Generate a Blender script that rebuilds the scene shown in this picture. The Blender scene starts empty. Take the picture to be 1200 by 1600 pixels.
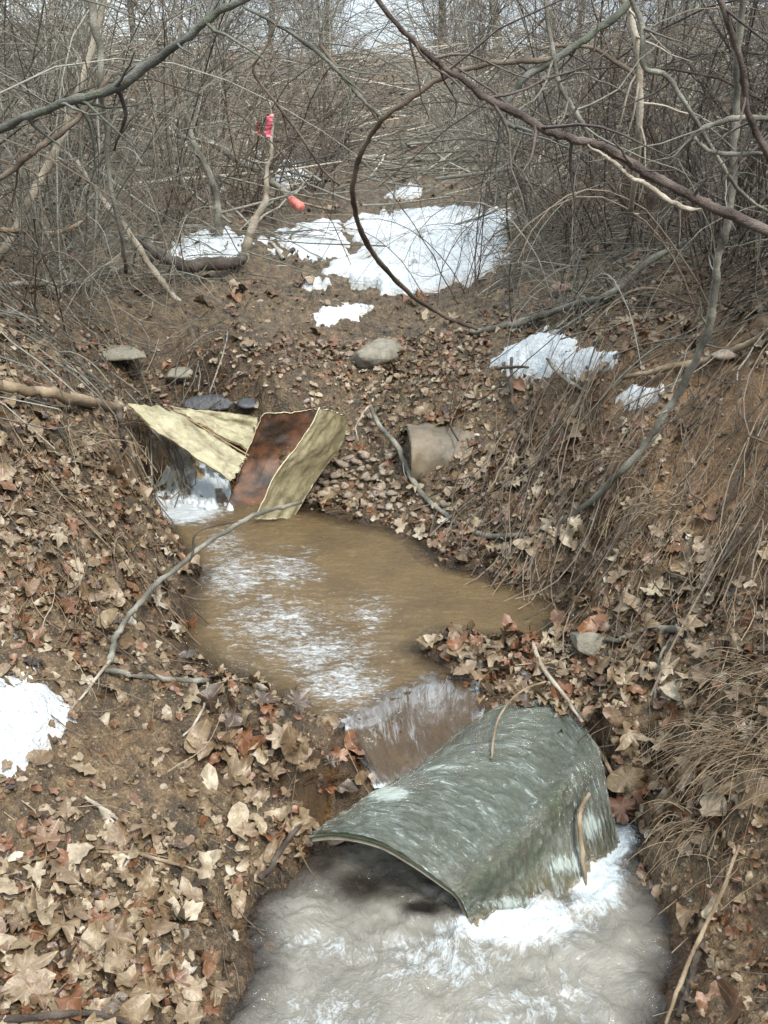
import bpy, math, random
import numpy as np
from mathutils import Vector
random.seed(7)
R = np.random.RandomState(11)
S = bpy.context.scene
COL = S.collection

# ------------------------------------------------------------------ camera, world, sun, exposure
F = 1650.0                      # focal length in pixels of the 1200x1600 photo
PITCH = math.radians(20)
CAM = np.array([0.0, 0.0, 1.65])
cd = bpy.data.cameras.new('camera')
cam = bpy.data.objects.new('camera', cd); COL.objects.link(cam)
cam.location = CAM; cam.rotation_euler = (math.radians(90) - PITCH, 0, 0)
cd.sensor_fit = 'VERTICAL'; cd.sensor_height = 24; cd.lens = 24 * F / 1600
cd.clip_start = 0.05; cd.clip_end = 2000
S.camera = cam

SUN_EL, SUN_ROT = math.radians(52), math.radians(150)
w = bpy.data.worlds.new("World"); S.world = w; w.use_nodes = True
nt = w.node_tree; bg = nt.nodes['Background']
sky = nt.nodes.new('ShaderNodeTexSky'); sky.sky_type = 'NISHITA'; sky.sun_disc = False
sky.sun_elevation = SUN_EL; sky.sun_rotation = SUN_ROT; sky.dust_density = 5; sky.air_density = 1.0
hs = nt.nodes.new('ShaderNodeHueSaturation'); hs.inputs['Saturation'].default_value = 0.6; hs.inputs['Value'].default_value = 1.0
nt.links.new(sky.outputs[0], hs.inputs['Color'])
# overcast: a layer of bright cloud over most of the sky, brighter towards the zenith
tc = nt.nodes.new('ShaderNodeTexCoord'); cn = nt.nodes.new('ShaderNodeTexNoise'); cn.inputs['Scale'].default_value = 3.2; cn.inputs['Detail'].default_value = 5
nt.links.new(tc.outputs['Generated'], cn.inputs['Vector'])
cr_ = nt.nodes.new('ShaderNodeValToRGB'); e_ = cr_.color_ramp.elements; e_[0].position = .40; e_[0].color = (.34,.41,.49,1); e_[1].position = .62; e_[1].color = (.90,1.0,1.03,1)
nt.links.new(cn.outputs[0], cr_.inputs[0])
sx_ = nt.nodes.new('ShaderNodeSeparateXYZ'); nt.links.new(tc.outputs['Generated'], sx_.inputs[0])
mr_ = nt.nodes.new('ShaderNodeMapRange'); mr_.inputs[1].default_value = 0; mr_.inputs[2].default_value = .8; mr_.inputs[3].default_value = 2.0; mr_.inputs[4].default_value = 7.0
nt.links.new(sx_.outputs[2], mr_.inputs[0])
vm_ = nt.nodes.new('ShaderNodeVectorMath'); vm_.operation = 'SCALE'; nt.links.new(cr_.outputs[0], vm_.inputs[0]); nt.links.new(mr_.outputs[0], vm_.inputs['Scale'])
mx_ = nt.nodes.new('ShaderNodeMix'); mx_.data_type = 'RGBA'; mx_.inputs[0].default_value = .8
nt.links.new(hs.outputs[0], mx_.inputs[6]); nt.links.new(vm_.outputs[0], mx_.inputs[7]); nt.links.new(mx_.outputs[2], bg.inputs[0])
bg.inputs[1].default_value = 0.15
sl = bpy.data.lights.new('sun', 'SUN'); sl.energy = 1.5; sl.angle = math.radians(14); sl.color = (1, .96, .88)
so = bpy.data.objects.new('sun', sl); COL.objects.link(so)
# sky rotation: sun azimuth measured from +Y towards +X
so.rotation_euler = (math.radians(90) - SUN_EL, 0, math.pi - SUN_ROT)
S.view_settings.view_transform = 'Standard'; S.view_settings.look = 'None'
S.view_settings.exposure = 1.9; S.view_settings.gamma = 1
S.cycles.max_bounces = 6; S.cycles.diffuse_bounces = 3; S.cycles.glossy_bounces = 3
S.cycles.transparent_max_bounces = 8; S.cycles.use_denoising = True

# ------------------------------------------------------------------ pixel <-> world helpers
cp, sp = math.cos(PITCH), math.sin(PITCH)
def ray(px, py):
    a = (px - 600) / F; v = (800 - py) / F
    return np.array([a, cp + v * sp, -sp + v * cp])
KS = 1.17
def gz(z): return z * .502 if z < .42 else 1.65 - (1.65 - z) * KS      # survey heights -> true heights
def atz(px, py, z):
    d = ray(px, py); return CAM + d * ((z - CAM[2]) / d[2])
def aq(px, py, z): return atz(px, py, gz(z))
def at(px, py, Y):
    d = ray(px, py); P = CAM + d * (Y / d[1])
    return CAM + (P - CAM) * KS if P[2] > .42 else atz(px, py, gz(P[2]))
def proj(x, y, z):
    dz = z - CAM[2]; dep = np.maximum(y * cp - dz * sp, .05)
    return 600 + F * x / dep, 800 - F * (y * sp + dz * cp) / dep

def _hash(i, j, seed):
    n = (i.astype(np.int64) * 374761393 + j.astype(np.int64) * 668265263 + seed * 982451653) & 0x7fffffff
    n = ((n ^ (n >> 13)) * 1274126177) & 0x7fffffff
    return ((n ^ (n >> 16)) & 0xffff) / 65535.0
def vn(x, y, seed=0):
    x = np.asarray(x, float); y = np.asarray(y, float)
    i = np.floor(x); j = np.floor(y); fx = x - i; fy = y - j
    fx = fx * fx * (3 - 2 * fx); fy = fy * fy * (3 - 2 * fy)
    a = _hash(i, j, seed); b = _hash(i + 1, j, seed); c = _hash(i, j + 1, seed); d = _hash(i + 1, j + 1, seed)
    return (a + (b - a) * fx) * (1 - fy) + (c + (d - c) * fx) * fy - 0.5
def fbm(x, y, f, o=3, seed=0):
    s = 0; a = 1
    for k in range(o):
        s = s + a * vn(x * f * (1 + .03 * k) + 17 * k, y * f - 9 * k, seed + k); f *= 2.03; a *= .5
    return s

# ------------------------------------------------------------------ ground height
LOW, UP = 0.0, 0.20
low_shore = [(300,1660),(372,1575),(395,1510),(388,1450),(402,1402),(440,1372),(475,1345),(490,1318)]
low_right = [(965,1270),(1000,1330),(1030,1400),(1055,1480),(1048,1560),(1035,1650)]
up_left = [(300,716),(232,735),(215,757),(240,800),(275,850),(303,900),(285,950),(280,1000),(325,1045),(370,1062),(430,1088),(480,1128),(512,1150)]
up_right = [(745,1055),(700,1040),(655,1012),(700,992),(760,1003),(850,1000),(892,962),(858,930),(760,895),(695,882),(655,842),(610,826),(545,812),(480,795)]
up_back = [(440,775),(400,765),(350,745)]
G = []
for l, z, sh in ((low_shore, LOW, 0), (low_right, LOW, 0), (up_left, UP, 0), (up_right, UP, 0), (up_back, UP, 0)):
    for p in l: G.append(tuple(atz(p[0], p[1], z + .004)))
gp = [  # pixel, height
 (500,1500,-.09),(700,1530,-.1),(900,1500,-.1),(600,1400,-.08),(950,1400,-.08),(700,1640,-.1),(480,1440,-.05),(900,1620,-.09),(680,1390,-.09),(560,1345,-.06),(800,1340,-.08),(900,1290,-.05),
 (420,850,.3),(500,900,.28),(450,950,.28),(600,950,.29),(550,1050,.3),(700,940,.34),(800,950,.36),(420,1020,.3),(300,770,.32),(560,860,.32),(400,1070,.35),(640,1020,.33),(540,1110,.33),
 # cascade, dam, under pipe
 (600,1130,.36),(700,1085,.37),(620,1190,.2),(700,1165,.2),(745,1090,.38),(790,1040,.43),(850,1040,.44),(760,1130,.3),(860,1075,.34),(930,1110,.38),(960,1180,.3),(975,1240,.12),
 (475,1155,.45),(430,1120,.46),(520,1168,.43),(545,1190,.40),(480,1190,.42),(560,1225,.2),(470,1260,.19),(430,1215,.26),(400,1290,.18),(450,1330,.07),
 # left bank near
 (0,1640,.34),(150,1600,.25),(300,1540,.08),(0,1500,.42),(200,1450,.26),(330,1420,.1),(0,1350,.5),(200,1300,.37),(330,1250,.31),(0,1200,.59),(150,1150,.5),(350,1150,.42),(250,1080,.47),
 (0,1050,.7),(150,1000,.59),(0,900,.84),(120,880,.72),(220,900,.55),(0,780,.94),(120,760,.8),(200,820,.6),(0,690,1.02),(100,660,.93),(0,600,1.1),(170,650,.82),(195,690,.66),
 (100,590,1.0),(0,500,1.2),(190,600,.84),(120,530,.97),(220,560,.86),(300,545,.85),(400,560,.82),(100,450,1.07),(200,480,.98),(0,420,1.26),(300,470,.95),
 # behind upper falls
 (250,630,.72),(320,615,.72),(400,620,.73),(240,680,.55),(320,680,.55),(400,690,.56),(450,640,.7),(480,700,.56),(450,740,.47),(430,590,.79),
 (330,500,.9),(450,500,.9),(600,520,.86),(520,570,.79),(570,640,.68),(530,700,.56),(540,755,.46),(600,770,.47),(600,700,.58),(680,620,.76),(760,640,.74),(740,720,.6),(640,740,.54),(700,780,.5),(620,800,.44),
 (300,420,1.02),(450,420,1.0),(380,390,1.07),(600,440,.98),(740,445,1.0),(600,400,1.03),(600,345,1.1),(780,400,1.07),(450,350,1.12),(760,345,1.16),
 (540,470,.94),(690,500,.9),(760,500,.93),
 # right bank
 (800,560,.86),(880,575,.91),(960,570,.98),(1000,620,.94),(900,660,.78),(820,690,.68),(900,740,.68),(780,780,.56),(850,840,.54),(760,850,.45),(930,900,.55),(1000,820,.73),(1000,700,.86),
 (1100,760,.86),(1100,640,.99),(1200,700,1.04),(1200,850,.93),(1200,600,1.16),(1100,900,.73),(1040,980,.6),(950,980,.5),(1200,1000,.8),(1000,1080,.5),(1100,1120,.57),(960,1150,.42),
 (1200,1200,.63),(1080,1250,.42),(1030,1290,.26),(1200,1350,.46),(1110,1400,.22),(1200,1500,.33),(1120,1520,.12),(1200,1640,.26),(1100,1650,.06),
 (1200,500,1.27),(1100,520,1.14),(1000,500,1.08),(900,490,.99),(900,420,1.12),(1000,420,1.2),(1100,400,1.27),(1200,390,1.37),(1000,340,1.3),(880,350,1.2),
 (150,330,1.27),(0,330,1.4),(300,320,1.23),(450,290,1.27),(600,280,1.27),(750,280,1.31),(900,290,1.36),(1100,310,1.41)]
for (a_, b_, c_) in gp:       # the banks lean back towards the frame's sides
    k_ = .13*min(1, max(0, (a_-920)/280, (250-a_)/250)) * min(1, max(.4, c_/.8)) if c_ > .1 else 0
    G.append(tuple(aq(a_, b_, c_-k_)))
G += [(KS*x, KS*y, 1.65-(1.65-z)*KS) for x, y, z in [(0,11,1.62),(-2.6,9,1.85),(2.8,9,2.0),(0,17,2.5),(-5,14,2.9),(5,14,3.0),(-8,9,3.1),(8,9,3.4),(-3.5,5,2.1),(3.5,5,2.3),(-2.6,2.7,1.7),(2.6,2.7,1.8),
      (0,26,2.3),(-12,26,3.3),(12,26,3.4),(-20,12,5),(20,12,5.2),(0,60,2.2),(-40,60,3),(40,60,3),(0,250,1.6),(-180,240,2),(180,240,2)]]
G += [(-3,.6,1.6),(3,.6,1.6),(-1.4,.5,.5),(1.4,.5,.5),(-.5,.4,.02),(.6,.4,.02),(0,.4,-.1),(-6,2,2.6),(6,2,2.8)]
G = np.array(G)
def warp(x, y):
    y = np.maximum(y, 0.3)
    return x / (y + .8), np.log(y + .8)
_gu, _gv = warp(G[:,0], G[:,1])
def phi(r2): return np.sqrt(r2 + .0010)
n = len(G)
A = np.zeros((n + 3, n + 3))
A[:n,:n] = phi((_gu[:,None]-_gu)**2 + (_gv[:,None]-_gv)**2) - 2e-3 * np.eye(n)
A[:n,n] = 1; A[:n,n+1] = _gu; A[:n,n+2] = _gv; A[n:,:n] = A[:n,n:].T
_w = np.linalg.solve(A, np.concatenate([G[:,2], [0,0,0]]))
def in_poly(px, py, poly):
    r = np.zeros(np.shape(px), bool); m = len(poly)
    for i in range(m):
        x1, y1 = poly[i]; x2, y2 = poly[(i+1) % m]
        if y1 == y2: continue
        c = ((y1 > py) != (y2 > py)) & (px < (x2-x1)*(py-y1)/(y2-y1)+x1); r ^= c
    return r
def base_h(x, y):
    x = np.asarray(x, float); y = np.asarray(y, float); sh = x.shape
    u, v = warp(x.ravel(), y.ravel()); out = np.empty(u.shape)
    for a in range(0, len(u), 40000):
        uu = u[a:a+40000]; vv = v[a:a+40000]
        out[a:a+40000] = phi((uu[:,None]-_gu)**2 + (vv[:,None]-_gv)**2) @ _w[:n] + _w[n] + _w[n+1]*uu + _w[n+2]*vv
    return out.reshape(sh)
def pipe_zone(x, y):       # cavity kept free beneath the pipe shell
    return np.exp(-(((x-.08)/.2)**2 + ((y-2.0)/.16)**2)**2)
Z_ = lambda L_: [aq(*p) for p in L_]
def cr(P, n):               # Catmull-Rom resample along axis 0
    P = np.asarray(P, float); m = len(P)
    E = np.concatenate([[2*P[0]-P[1]], P, [2*P[-1]-P[-2]]]); t = np.linspace(0, m-1-1e-6, n); k = t.astype(int); f = (t-k).reshape(-1, *([1]*(P.ndim-1)))
    a, b, c, d = E[k], E[k+1], E[k+2], E[k+3]
    return .5*((2*b)+(c-a)*f+(2*a-5*b+4*c-d)*f*f+(3*b-a-3*c+d)*f**3)
def loft(rows, nu, nv):      # rows[v][u] = xyz
    P = np.array(rows, float); P = cr(P, nv); P = cr(P.transpose(1, 0, 2), nu)  # (nu,nv,3)
    return P
PIPE = [Z_([(484,1312,.155),(535,1309,.215),(590,1322,.235),(645,1352,.215),(690,1384,.165),(712,1402,.125),(724,1424,.04),(734,1452,-.03)]),
        Z_([(560,1258,.235),(620,1243,.25),(680,1242,.255),(740,1268,.245),(788,1303,.225),(806,1320,.205),(818,1362,.09),(838,1420,-.03)]),
        Z_([(640,1215,.255),(700,1182,.28),(760,1166,.29),(830,1172,.285),(876,1204,.27),(893,1222,.255),(906,1268,.14),(930,1360,-.03)]),
        Z_([(720,1140,.32),(790,1102,.34),(840,1088,.345),(880,1094,.34),(912,1136,.325),(930,1172,.30),(944,1232,.17),(965,1330,-.03)])]
_pd = loft(PIPE, 160, 160)[:, :138].reshape(-1, 3)
CELL = .01; CX0, CY0, CN = -.4, 1.6, 120
def _raster(P):
    g = np.full((CN, CN), 9.); i = ((P[:,0]-CX0)/CELL).astype(int); j = ((P[:,1]-CY0)/CELL).astype(int)
    k = (i >= 0)&(i < CN)&(j >= 0)&(j < CN); np.minimum.at(g, (i[k], j[k]), P[k,2]); return g
_rg = _raster(_pd)
for _ in range(2):          # the shell keeps the soil out a little beyond its rim too
    g = _rg.copy()
    for a in (-1, 0, 1):
        for b in (-1, 0, 1): g = np.minimum(g, np.roll(np.roll(_rg, a, 0), b, 1))
    _rg = g
def carve(x, y, h):
    i = np.clip(((x-CX0)/CELL).astype(int), 0, CN-1); j = np.clip(((y-CY0)/CELL).astype(int), 0, CN-1)
    h = np.minimum(h, _rg[i, j] - .025)
    return h
_near = lambda L_, z: [tuple(atz(p[0], p[1], z)[:2]) for p in L_]
LOWW = _near(low_shore + [(530,1296),(620,1290),(700,1290),(800,1262),(890,1235),(930,1222)] + low_right, LOW) + [(.58,.9),(.5,-2),(-.5,-2),(-.33,.9)]
UPW = _near(up_left + [(530,1135),(592,1128),(640,1088),(700,1078)] + up_right + up_back, UP)
def sdf(x, y, W):
    s_ = np.full(np.shape(x), 1e9)
    for i in range(len(W)):
        (ax_, ay), (bx, by) = W[i], W[(i+1) % len(W)]; dx, dy = bx-ax_, by-ay
        tt_ = np.clip(((x-ax_)*dx+(y-ay)*dy)/(dx*dx+dy*dy+1e-9), 0, 1); s_ = np.minimum(s_, np.hypot(x-ax_-tt_*dx, y-ay-tt_*dy))
    return np.where(in_poly(x, y, W), s_, -s_)
def H(x, y):
    x = np.asarray(x, float); y = np.asarray(y, float)
    b = base_h(x, y)
    lvl = np.where((b > .1), UP, LOW)
    dry = np.clip((b - lvl) / .05, 0, 1) + .25
    dry = np.where(y > 4.9, 1.2, np.minimum(dry, 1.2))
    far = np.clip((y - 3) / 8, 0, 1)
    d = fbm(x, y, 3.1, 2, 1) * .035 + fbm(x, y, 11, 3, 5) * .030 + fbm(x, y, 38, 2, 9) * .012
    d = d + np.abs(fbm(x, y, 24, 2, 15)) * .028 + np.abs(fbm(x, y, 60, 2, 16)) * .012 + far * fbm(x, y, .9, 3, 21) * .22
    h = b + d * dry; jit = .02*fbm(x, y, 12, 2, 61)
    for W, z in ((LOWW, LOW), (UPW, UP)):
        xs = [q[0] for q in W]; ys = [q[1] for q in W]
        k = (x > min(xs)-.1) & (x < max(xs)+.1) & (y > min(ys)-.1) & (y < max(ys)+.1)
        if k.any():
            sd = sdf(x[k], y[k], W) + jit[k]; hk = h[k]
            h[k] = np.where(sd > 0, np.minimum(hk, z + .004 - np.minimum(.10, sd*.6)), np.where((sd > -.08) & (z > .1) & ((y[k] > 2.66) | (x[k] < -.1)), np.maximum(hk, z + .004 + np.minimum(-sd*.6, .02)), hk))
    return carve(x, y, h)
def nrm(x, y, e=.03):
    hx = (base_h(x+e, y) - base_h(x-e, y)) / (2*e); hy = (base_h(x, y+e) - base_h(x, y-e)) / (2*e)
    v = np.stack([-hx, -hy, np.ones_like(hx)], -1); return v / np.linalg.norm(v, axis=-1, keepdims=True)
_ts = 1.1 * 1.012 ** np.arange(300)
def on(px, py, off=0.0):
    d = ray(px, py); P = CAM + d * _ts[:,None]
    h = H(P[:,0], P[:,1]); k = np.argmax(P[:,2] < h + off)
    if not (P[:,2] < h + off).any(): return P[-1]
    q = P[k].copy(); q[2] = h[k] + off
    if k > 0:
        a = P[k-1,2]-h[k-1]-off; b = P[k,2]-h[k]-off; t = a / max(a-b, 1e-6); q = P[k-1] + (P[k]-P[k-1]) * t
    return q

# ------------------------------------------------------------------ mesh helpers
def mesh_obj(name, V, Fs, mat=None, parent=None, attrs=None, smooth=True, uv=None, midx=None):
    if isinstance(Fs, np.ndarray): Fs = [Fs]
    Fs = [f for f in Fs if len(f)]
    me = bpy.data.meshes.new(name); V = np.asarray(V, np.float32)
    me.vertices.add(len(V)); me.vertices.foreach_set('co', V.ravel())
    li = np.concatenate([f.ravel() for f in Fs]).astype(np.int32)
    tot = np.concatenate([np.full(len(f), f.shape[1]) for f in Fs]).astype(np.int32)
    st = np.concatenate([[0], np.cumsum(tot)[:-1]]).astype(np.int32)
    me.loops.add(len(li)); me.loops.foreach_set('vertex_index', li)
    me.polygons.add(len(tot)); me.polygons.foreach_set('loop_start', st); me.polygons.foreach_set('loop_total', tot)
    if smooth: me.polygons.foreach_set('use_smooth', np.ones(len(tot), bool))
    if midx is not None: me.polygons.foreach_set('material_index', np.asarray(midx, np.int32))
    for k, a in (attrs or {}).items():
        a = np.asarray(a, np.float32)
        if a.ndim == 2:
            at_ = me.attributes.new(k, 'FLOAT_VECTOR', 'POINT'); at_.data.foreach_set('vector', a.ravel())
        else:
            at_ = me.attributes.new(k, 'FLOAT', 'POINT'); at_.data.foreach_set('value', a)
    me.update(calc_edges=True); me.validate()
    for m in (mat if isinstance(mat, (list, tuple)) else [mat]):
        if m: me.materials.append(m)
    o = bpy.data.objects.new(name, me); COL.objects.link(o)
    if parent: o.parent = parent
    return o
def tag(o, label=None, cat=None, group=None, kind=None):
    if label: o['label'] = label
    if cat: o['category'] = cat
    if group: o['group'] = group
    if kind: o['kind'] = kind
    return o
def empty(name, loc, label=None, cat=None, group=None):
    o = bpy.data.objects.new(name, None); COL.objects.link(o); o.location = [float(c) for c in loc]; o.empty_display_size = .05
    return tag(o, label, cat, group)
def grid_faces(nu, nv):
    i = np.arange(nu*nv).reshape(nu, nv)
    return np.stack([i[:-1,:-1], i[1:,:-1], i[1:,1:], i[:-1,1:]], -1).reshape(-1, 4)
def tubes(C, Rr, sides=4, squash=None):
    """C (N,K,3), Rr (N,K) -> verts, faces, per-vertex curve index"""
    C = np.asarray(C, float); N, K, _ = C.shape
    T = np.gradient(C, axis=1); T /= np.linalg.norm(T, axis=2, keepdims=True) + 1e-9
    mean = C[:,-1] - C[:,0]; mean /= np.linalg.norm(mean, axis=1, keepdims=True) + 1e-9
    ref = np.where(np.abs(mean[:,2:3]) > .75, np.array([[.9,.1,.2]]), np.array([[.1,.15,1.]]))[:,None,:]
    A_ = np.cross(T, ref); A_ /= np.linalg.norm(A_, axis=2, keepdims=True) + 1e-9
    B_ = np.cross(T, A_)
    an = np.arange(sides) * 2*math.pi / sides
    V = C[:,:,None,:] + Rr[:,:,None,None] * (A_[:,:,None,:]*np.cos(an)[None,None,:,None] + B_[:,:,None,:]*np.sin(an)[None,None,:,None])
    i = np.arange(N*K*sides).reshape(N, K, sides); j = np.roll(i, -1, 2)
    Fq = np.stack([i[:,:-1], j[:,:-1], j[:,1:], i[:,1:]], -1).reshape(-1, 4)
    return V.reshape(-1, 3), Fq, np.repeat(np.arange(N), K*sides)
def add_caps(V, Fq, K, sides):
    i = np.arange(len(V)).reshape(-1, K, sides)
    ca = i[:,0,::-1]; cb = i[:,-1,:]
    return [Fq, np.concatenate([ca, cb])]

# ------------------------------------------------------------------ materials
def mat(name):
    m = bpy.data.materials.new(name); m.use_nodes = True; t = m.node_tree
    return m, t, t.nodes['Principled BSDF']
def N_(t, k, **kw):
    x = t.nodes.new('ShaderNode' + k)
    for a, b in kw.items():
        if a in x.inputs.keys(): x.inputs[a].default_value = b
        else: setattr(x, a, b)
    return x
def L(t, a, b): t.links.new(a, b)
def ramp(t, src, stops, interp='LINEAR'):
    r = t.nodes.new('ShaderNodeValToRGB'); e = r.color_ramp.elements; r.color_ramp.interpolation = interp
    while len(e) < len(stops): e.new(.5)
    for k, (p, c) in enumerate(stops):
        e[k].position = p; e[k].color = (*c, 1) if len(c) == 3 else (c[0],)*3 + (1,)
    L(t, src, r.inputs[0]); return r.outputs[0]
def noise(t, co, scale, detail=4, rough=.6, dist=0):
    x = N_(t, 'TexNoise'); x.inputs['Scale'].default_value = scale; x.inputs['Detail'].default_value = detail
    x.inputs['Roughness'].default_value = rough; x.inputs['Distortion'].default_value = dist
    if co is not None: L(t, co, x.inputs['Vector'])
    return x.outputs[0]
def pos(t): return N_(t, 'NewGeometry').outputs['Position']
def attr(t, n): x = N_(t, 'Attribute'); x.attribute_name = n; return x
def mix(t, f, a, b, bt='MIX'):
    x = N_(t, 'Mix'); x.data_type = 'RGBA'; x.blend_type = bt
    for s, v in ((x.inputs[0], f), (x.inputs[6], a), (x.inputs[7], b)):
        if hasattr(v, 'type') and hasattr(v, 'node'): L(t, v, s)
        elif isinstance(v, (int, float)): s.default_value = v
        else: s.default_value = (*v, 1)
    return x.outputs[2]
def bump(t, h, b, strength=.5, dist=.01, prev=None):
    x = N_(t, 'Bump'); x.inputs['Strength'].default_value = strength; x.inputs['Distance'].default_value = dist
    L(t, h, x.inputs['Height'])
    if prev is not None: L(t, prev, x.inputs['Normal'])
    if b is not None: L(t, x.outputs[0], b.inputs['Normal'])
    return x.outputs[0]
def mathn(t, op, a, b=0.0, clamp=False):
    x = N_(t, 'Math'); x.operation = op; x.use_clamp = clamp
    for s, v in ((x.inputs[0], a), (x.inputs[1], b)):
        if hasattr(v, 'node'): L(t, v, s)
        else: s.default_value = v
    return x.outputs[0]
def scaled(t, co, s):
    x = N_(t, 'Mapping'); x.inputs['Scale'].default_value = s; L(t, co, x.inputs['Vector']); return x.outputs[0]

def soil_mat():
    m, t, b = mat('soil'); P = pos(t)
    big = noise(t, P, 2.2, 3); mid = noise(t, P, 22, 5, .7); fine = noise(t, P, 120, 4, .7)
    c = ramp(t, mid, [(.3,(.013,.009,.005)),(.45,(.045,.031,.016)),(.56,(.115,.075,.034)),(.72,(.21,.16,.095))])
    c = mix(t, ramp(t, big, [(.4,(0,)),(.62,(1,))]), c, mix(t, .4, c, (.12,.078,.042)))
    c = mix(t, attr(t, 'orange').outputs['Fac'], c, mix(t, .65, c, (.21,.115,.05)))
    c = mix(t, mathn(t, 'MULTIPLY', ramp(t, fine, [(.58,(0,)),(.66,(1,))]), .6), c, (.34,.29,.21)); c = mix(t, ramp(t, fine, [(.36,(.7,)),(.44,(0,))]), c, (.012,.009,.006))
    c = mix(t, attr(t, 'wet').outputs['Fac'], c, mix(t, 1.0, c, (.45,.38,.32), 'MULTIPLY'))
    L(t, c, b.inputs['Base Color'])
    rr = N_(t, 'MapRange'); L(t, attr(t, 'wet').outputs['Fac'], rr.inputs[0]); rr.inputs[3].default_value = .62; rr.inputs[4].default_value = .22
    L(t, rr.outputs[0], b.inputs['Roughness'])
    n1 = bump(t, mid, None, 1, .03); bump(t, fine, b, 1, .008, n1)
    return m
def bark_mat(name, a, b2, c2, rough=.85, moss=None):
    m, t, b = mat(name); P = pos(t); tone = attr(t, 'tone').outputs['Fac']
    nz = noise(t, P, 45, 4, .7)
    c = ramp(t, mathn(t, 'ADD', mathn(t, 'MULTIPLY', tone, .6), mathn(t, 'MULTIPLY', nz, .5)), [(.25, a), (.55, b2), (.85, c2)])
    if moss: c = mix(t, ramp(t, noise(t, P, 14, 3), [(.5,(0,)),(.6,(1,))]), c, moss)
    L(t, c, b.inputs['Base Color']); b.inputs['Roughness'].default_value = rough; b.inputs['Specular IOR Level'].default_value = .3
    bump(t, noise(t, P, 130, 4, .8), b, 1.0, .008)
    return m
def leaf_mat():
    m, t, b = mat('dead_leaf'); tone = attr(t, 'tone').outputs['Fac']; uvw = attr(t, 'leafuv').outputs['Vector']
    c = ramp(t, tone, [(0,(.022,.016,.011)),(.15,(.055,.034,.020)),(.32,(.14,.060,.026)),(.45,(.125,.085,.048)),(.62,(.175,.130,.078)),(.8,(.245,.198,.13)),(1,(.33,.30,.24))])
    sx = N_(t, 'SeparateXYZ'); L(t, uvw, sx.inputs[0])
    ang = mathn(t, 'ARCTAN2', sx.outputs[1], sx.outputs[0])
    fr = mathn(t, 'ABSOLUTE', mathn(t, 'SINE', mathn(t, 'MULTIPLY', ang, 2.5)))
    vein = mathn(t, 'LESS_THAN', fr, .09)
    c = mix(t, mathn(t, 'MULTIPLY', vein, .3), c, (.5,.38,.24))
    P = pos(t)
    sp = noise(t, P, 60, 4, .7)
    c = mix(t, ramp(t, sp, [(.42,(.55,)),(.6,(0,))]), c, mix(t, 1., c, (.42,.33,.28), 'MULTIPLY'))
    L(t, c, b.inputs['Base Color']); b.inputs['Roughness'].default_value = .42; b.inputs['Specular IOR Level'].default_value = .5
    bump(t, mathn(t, 'ADD', noise(t, P, 180, 3), mathn(t, 'MULTIPLY', vein, .5)), b, .5, .003)
    return m
def snow_mat(name, dirty):
    m, t, b = mat(name); P = pos(t)
    sp = ramp(t, noise(t, P, 95, 2, .5), [(.66 - dirty*.06,(0,)),(.72,(1,))])
    c = mix(t, mathn(t, 'MULTIPLY', sp, .7), (.43,.47,.50), (.09,.07,.05))
    c = mix(t, mathn(t, 'MULTIPLY', ramp(t, noise(t, P, 9, 4), [(.45,(0,)),(.7,(1,))]), dirty), c, (.42,.34,.25))
    ed = attr(t, 'edge').outputs['Fac']
    c = mix(t, mathn(t, 'MULTIPLY', ed, .45), c, (.45,.38,.3))
    L(t, c, b.inputs['Base Color']); b.inputs['Roughness'].default_value = .75
    b.inputs['Subsurface Weight'].default_value = .25; b.inputs['Subsurface Radius'].default_value = (.02,.02,.025); b.inputs['Subsurface Scale'].default_value = .3
    n1 = bump(t, noise(t, P, 30, 4, .7), None, .9, .03); bump(t, noise(t, P, 160, 3, .8), b, .6, .005, n1)
    return m
def stone_mat(name, a, b2, rough=.8, wet=False):
    m, t, b = mat(name); P = pos(t)
    c = ramp(t, noise(t, P, 26, 6, .75), [(.3, a), (.7, b2)])
    tone = attr(t, 'tone').outputs['Fac']
    c = mix(t, 1., c, ramp(t, tone, [(0,(.45,.42,.38)),(1,(1,1,1))]), 'MULTIPLY')
    L(t, c, b.inputs['Base Color']); b.inputs['Roughness'].default_value = rough
    n1 = bump(t, noise(t, P, 30, 5, .7), None, .7, .015); bump(t, noise(t, P, 140, 3, .7), b, .5, .004, n1)
    return m
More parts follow.
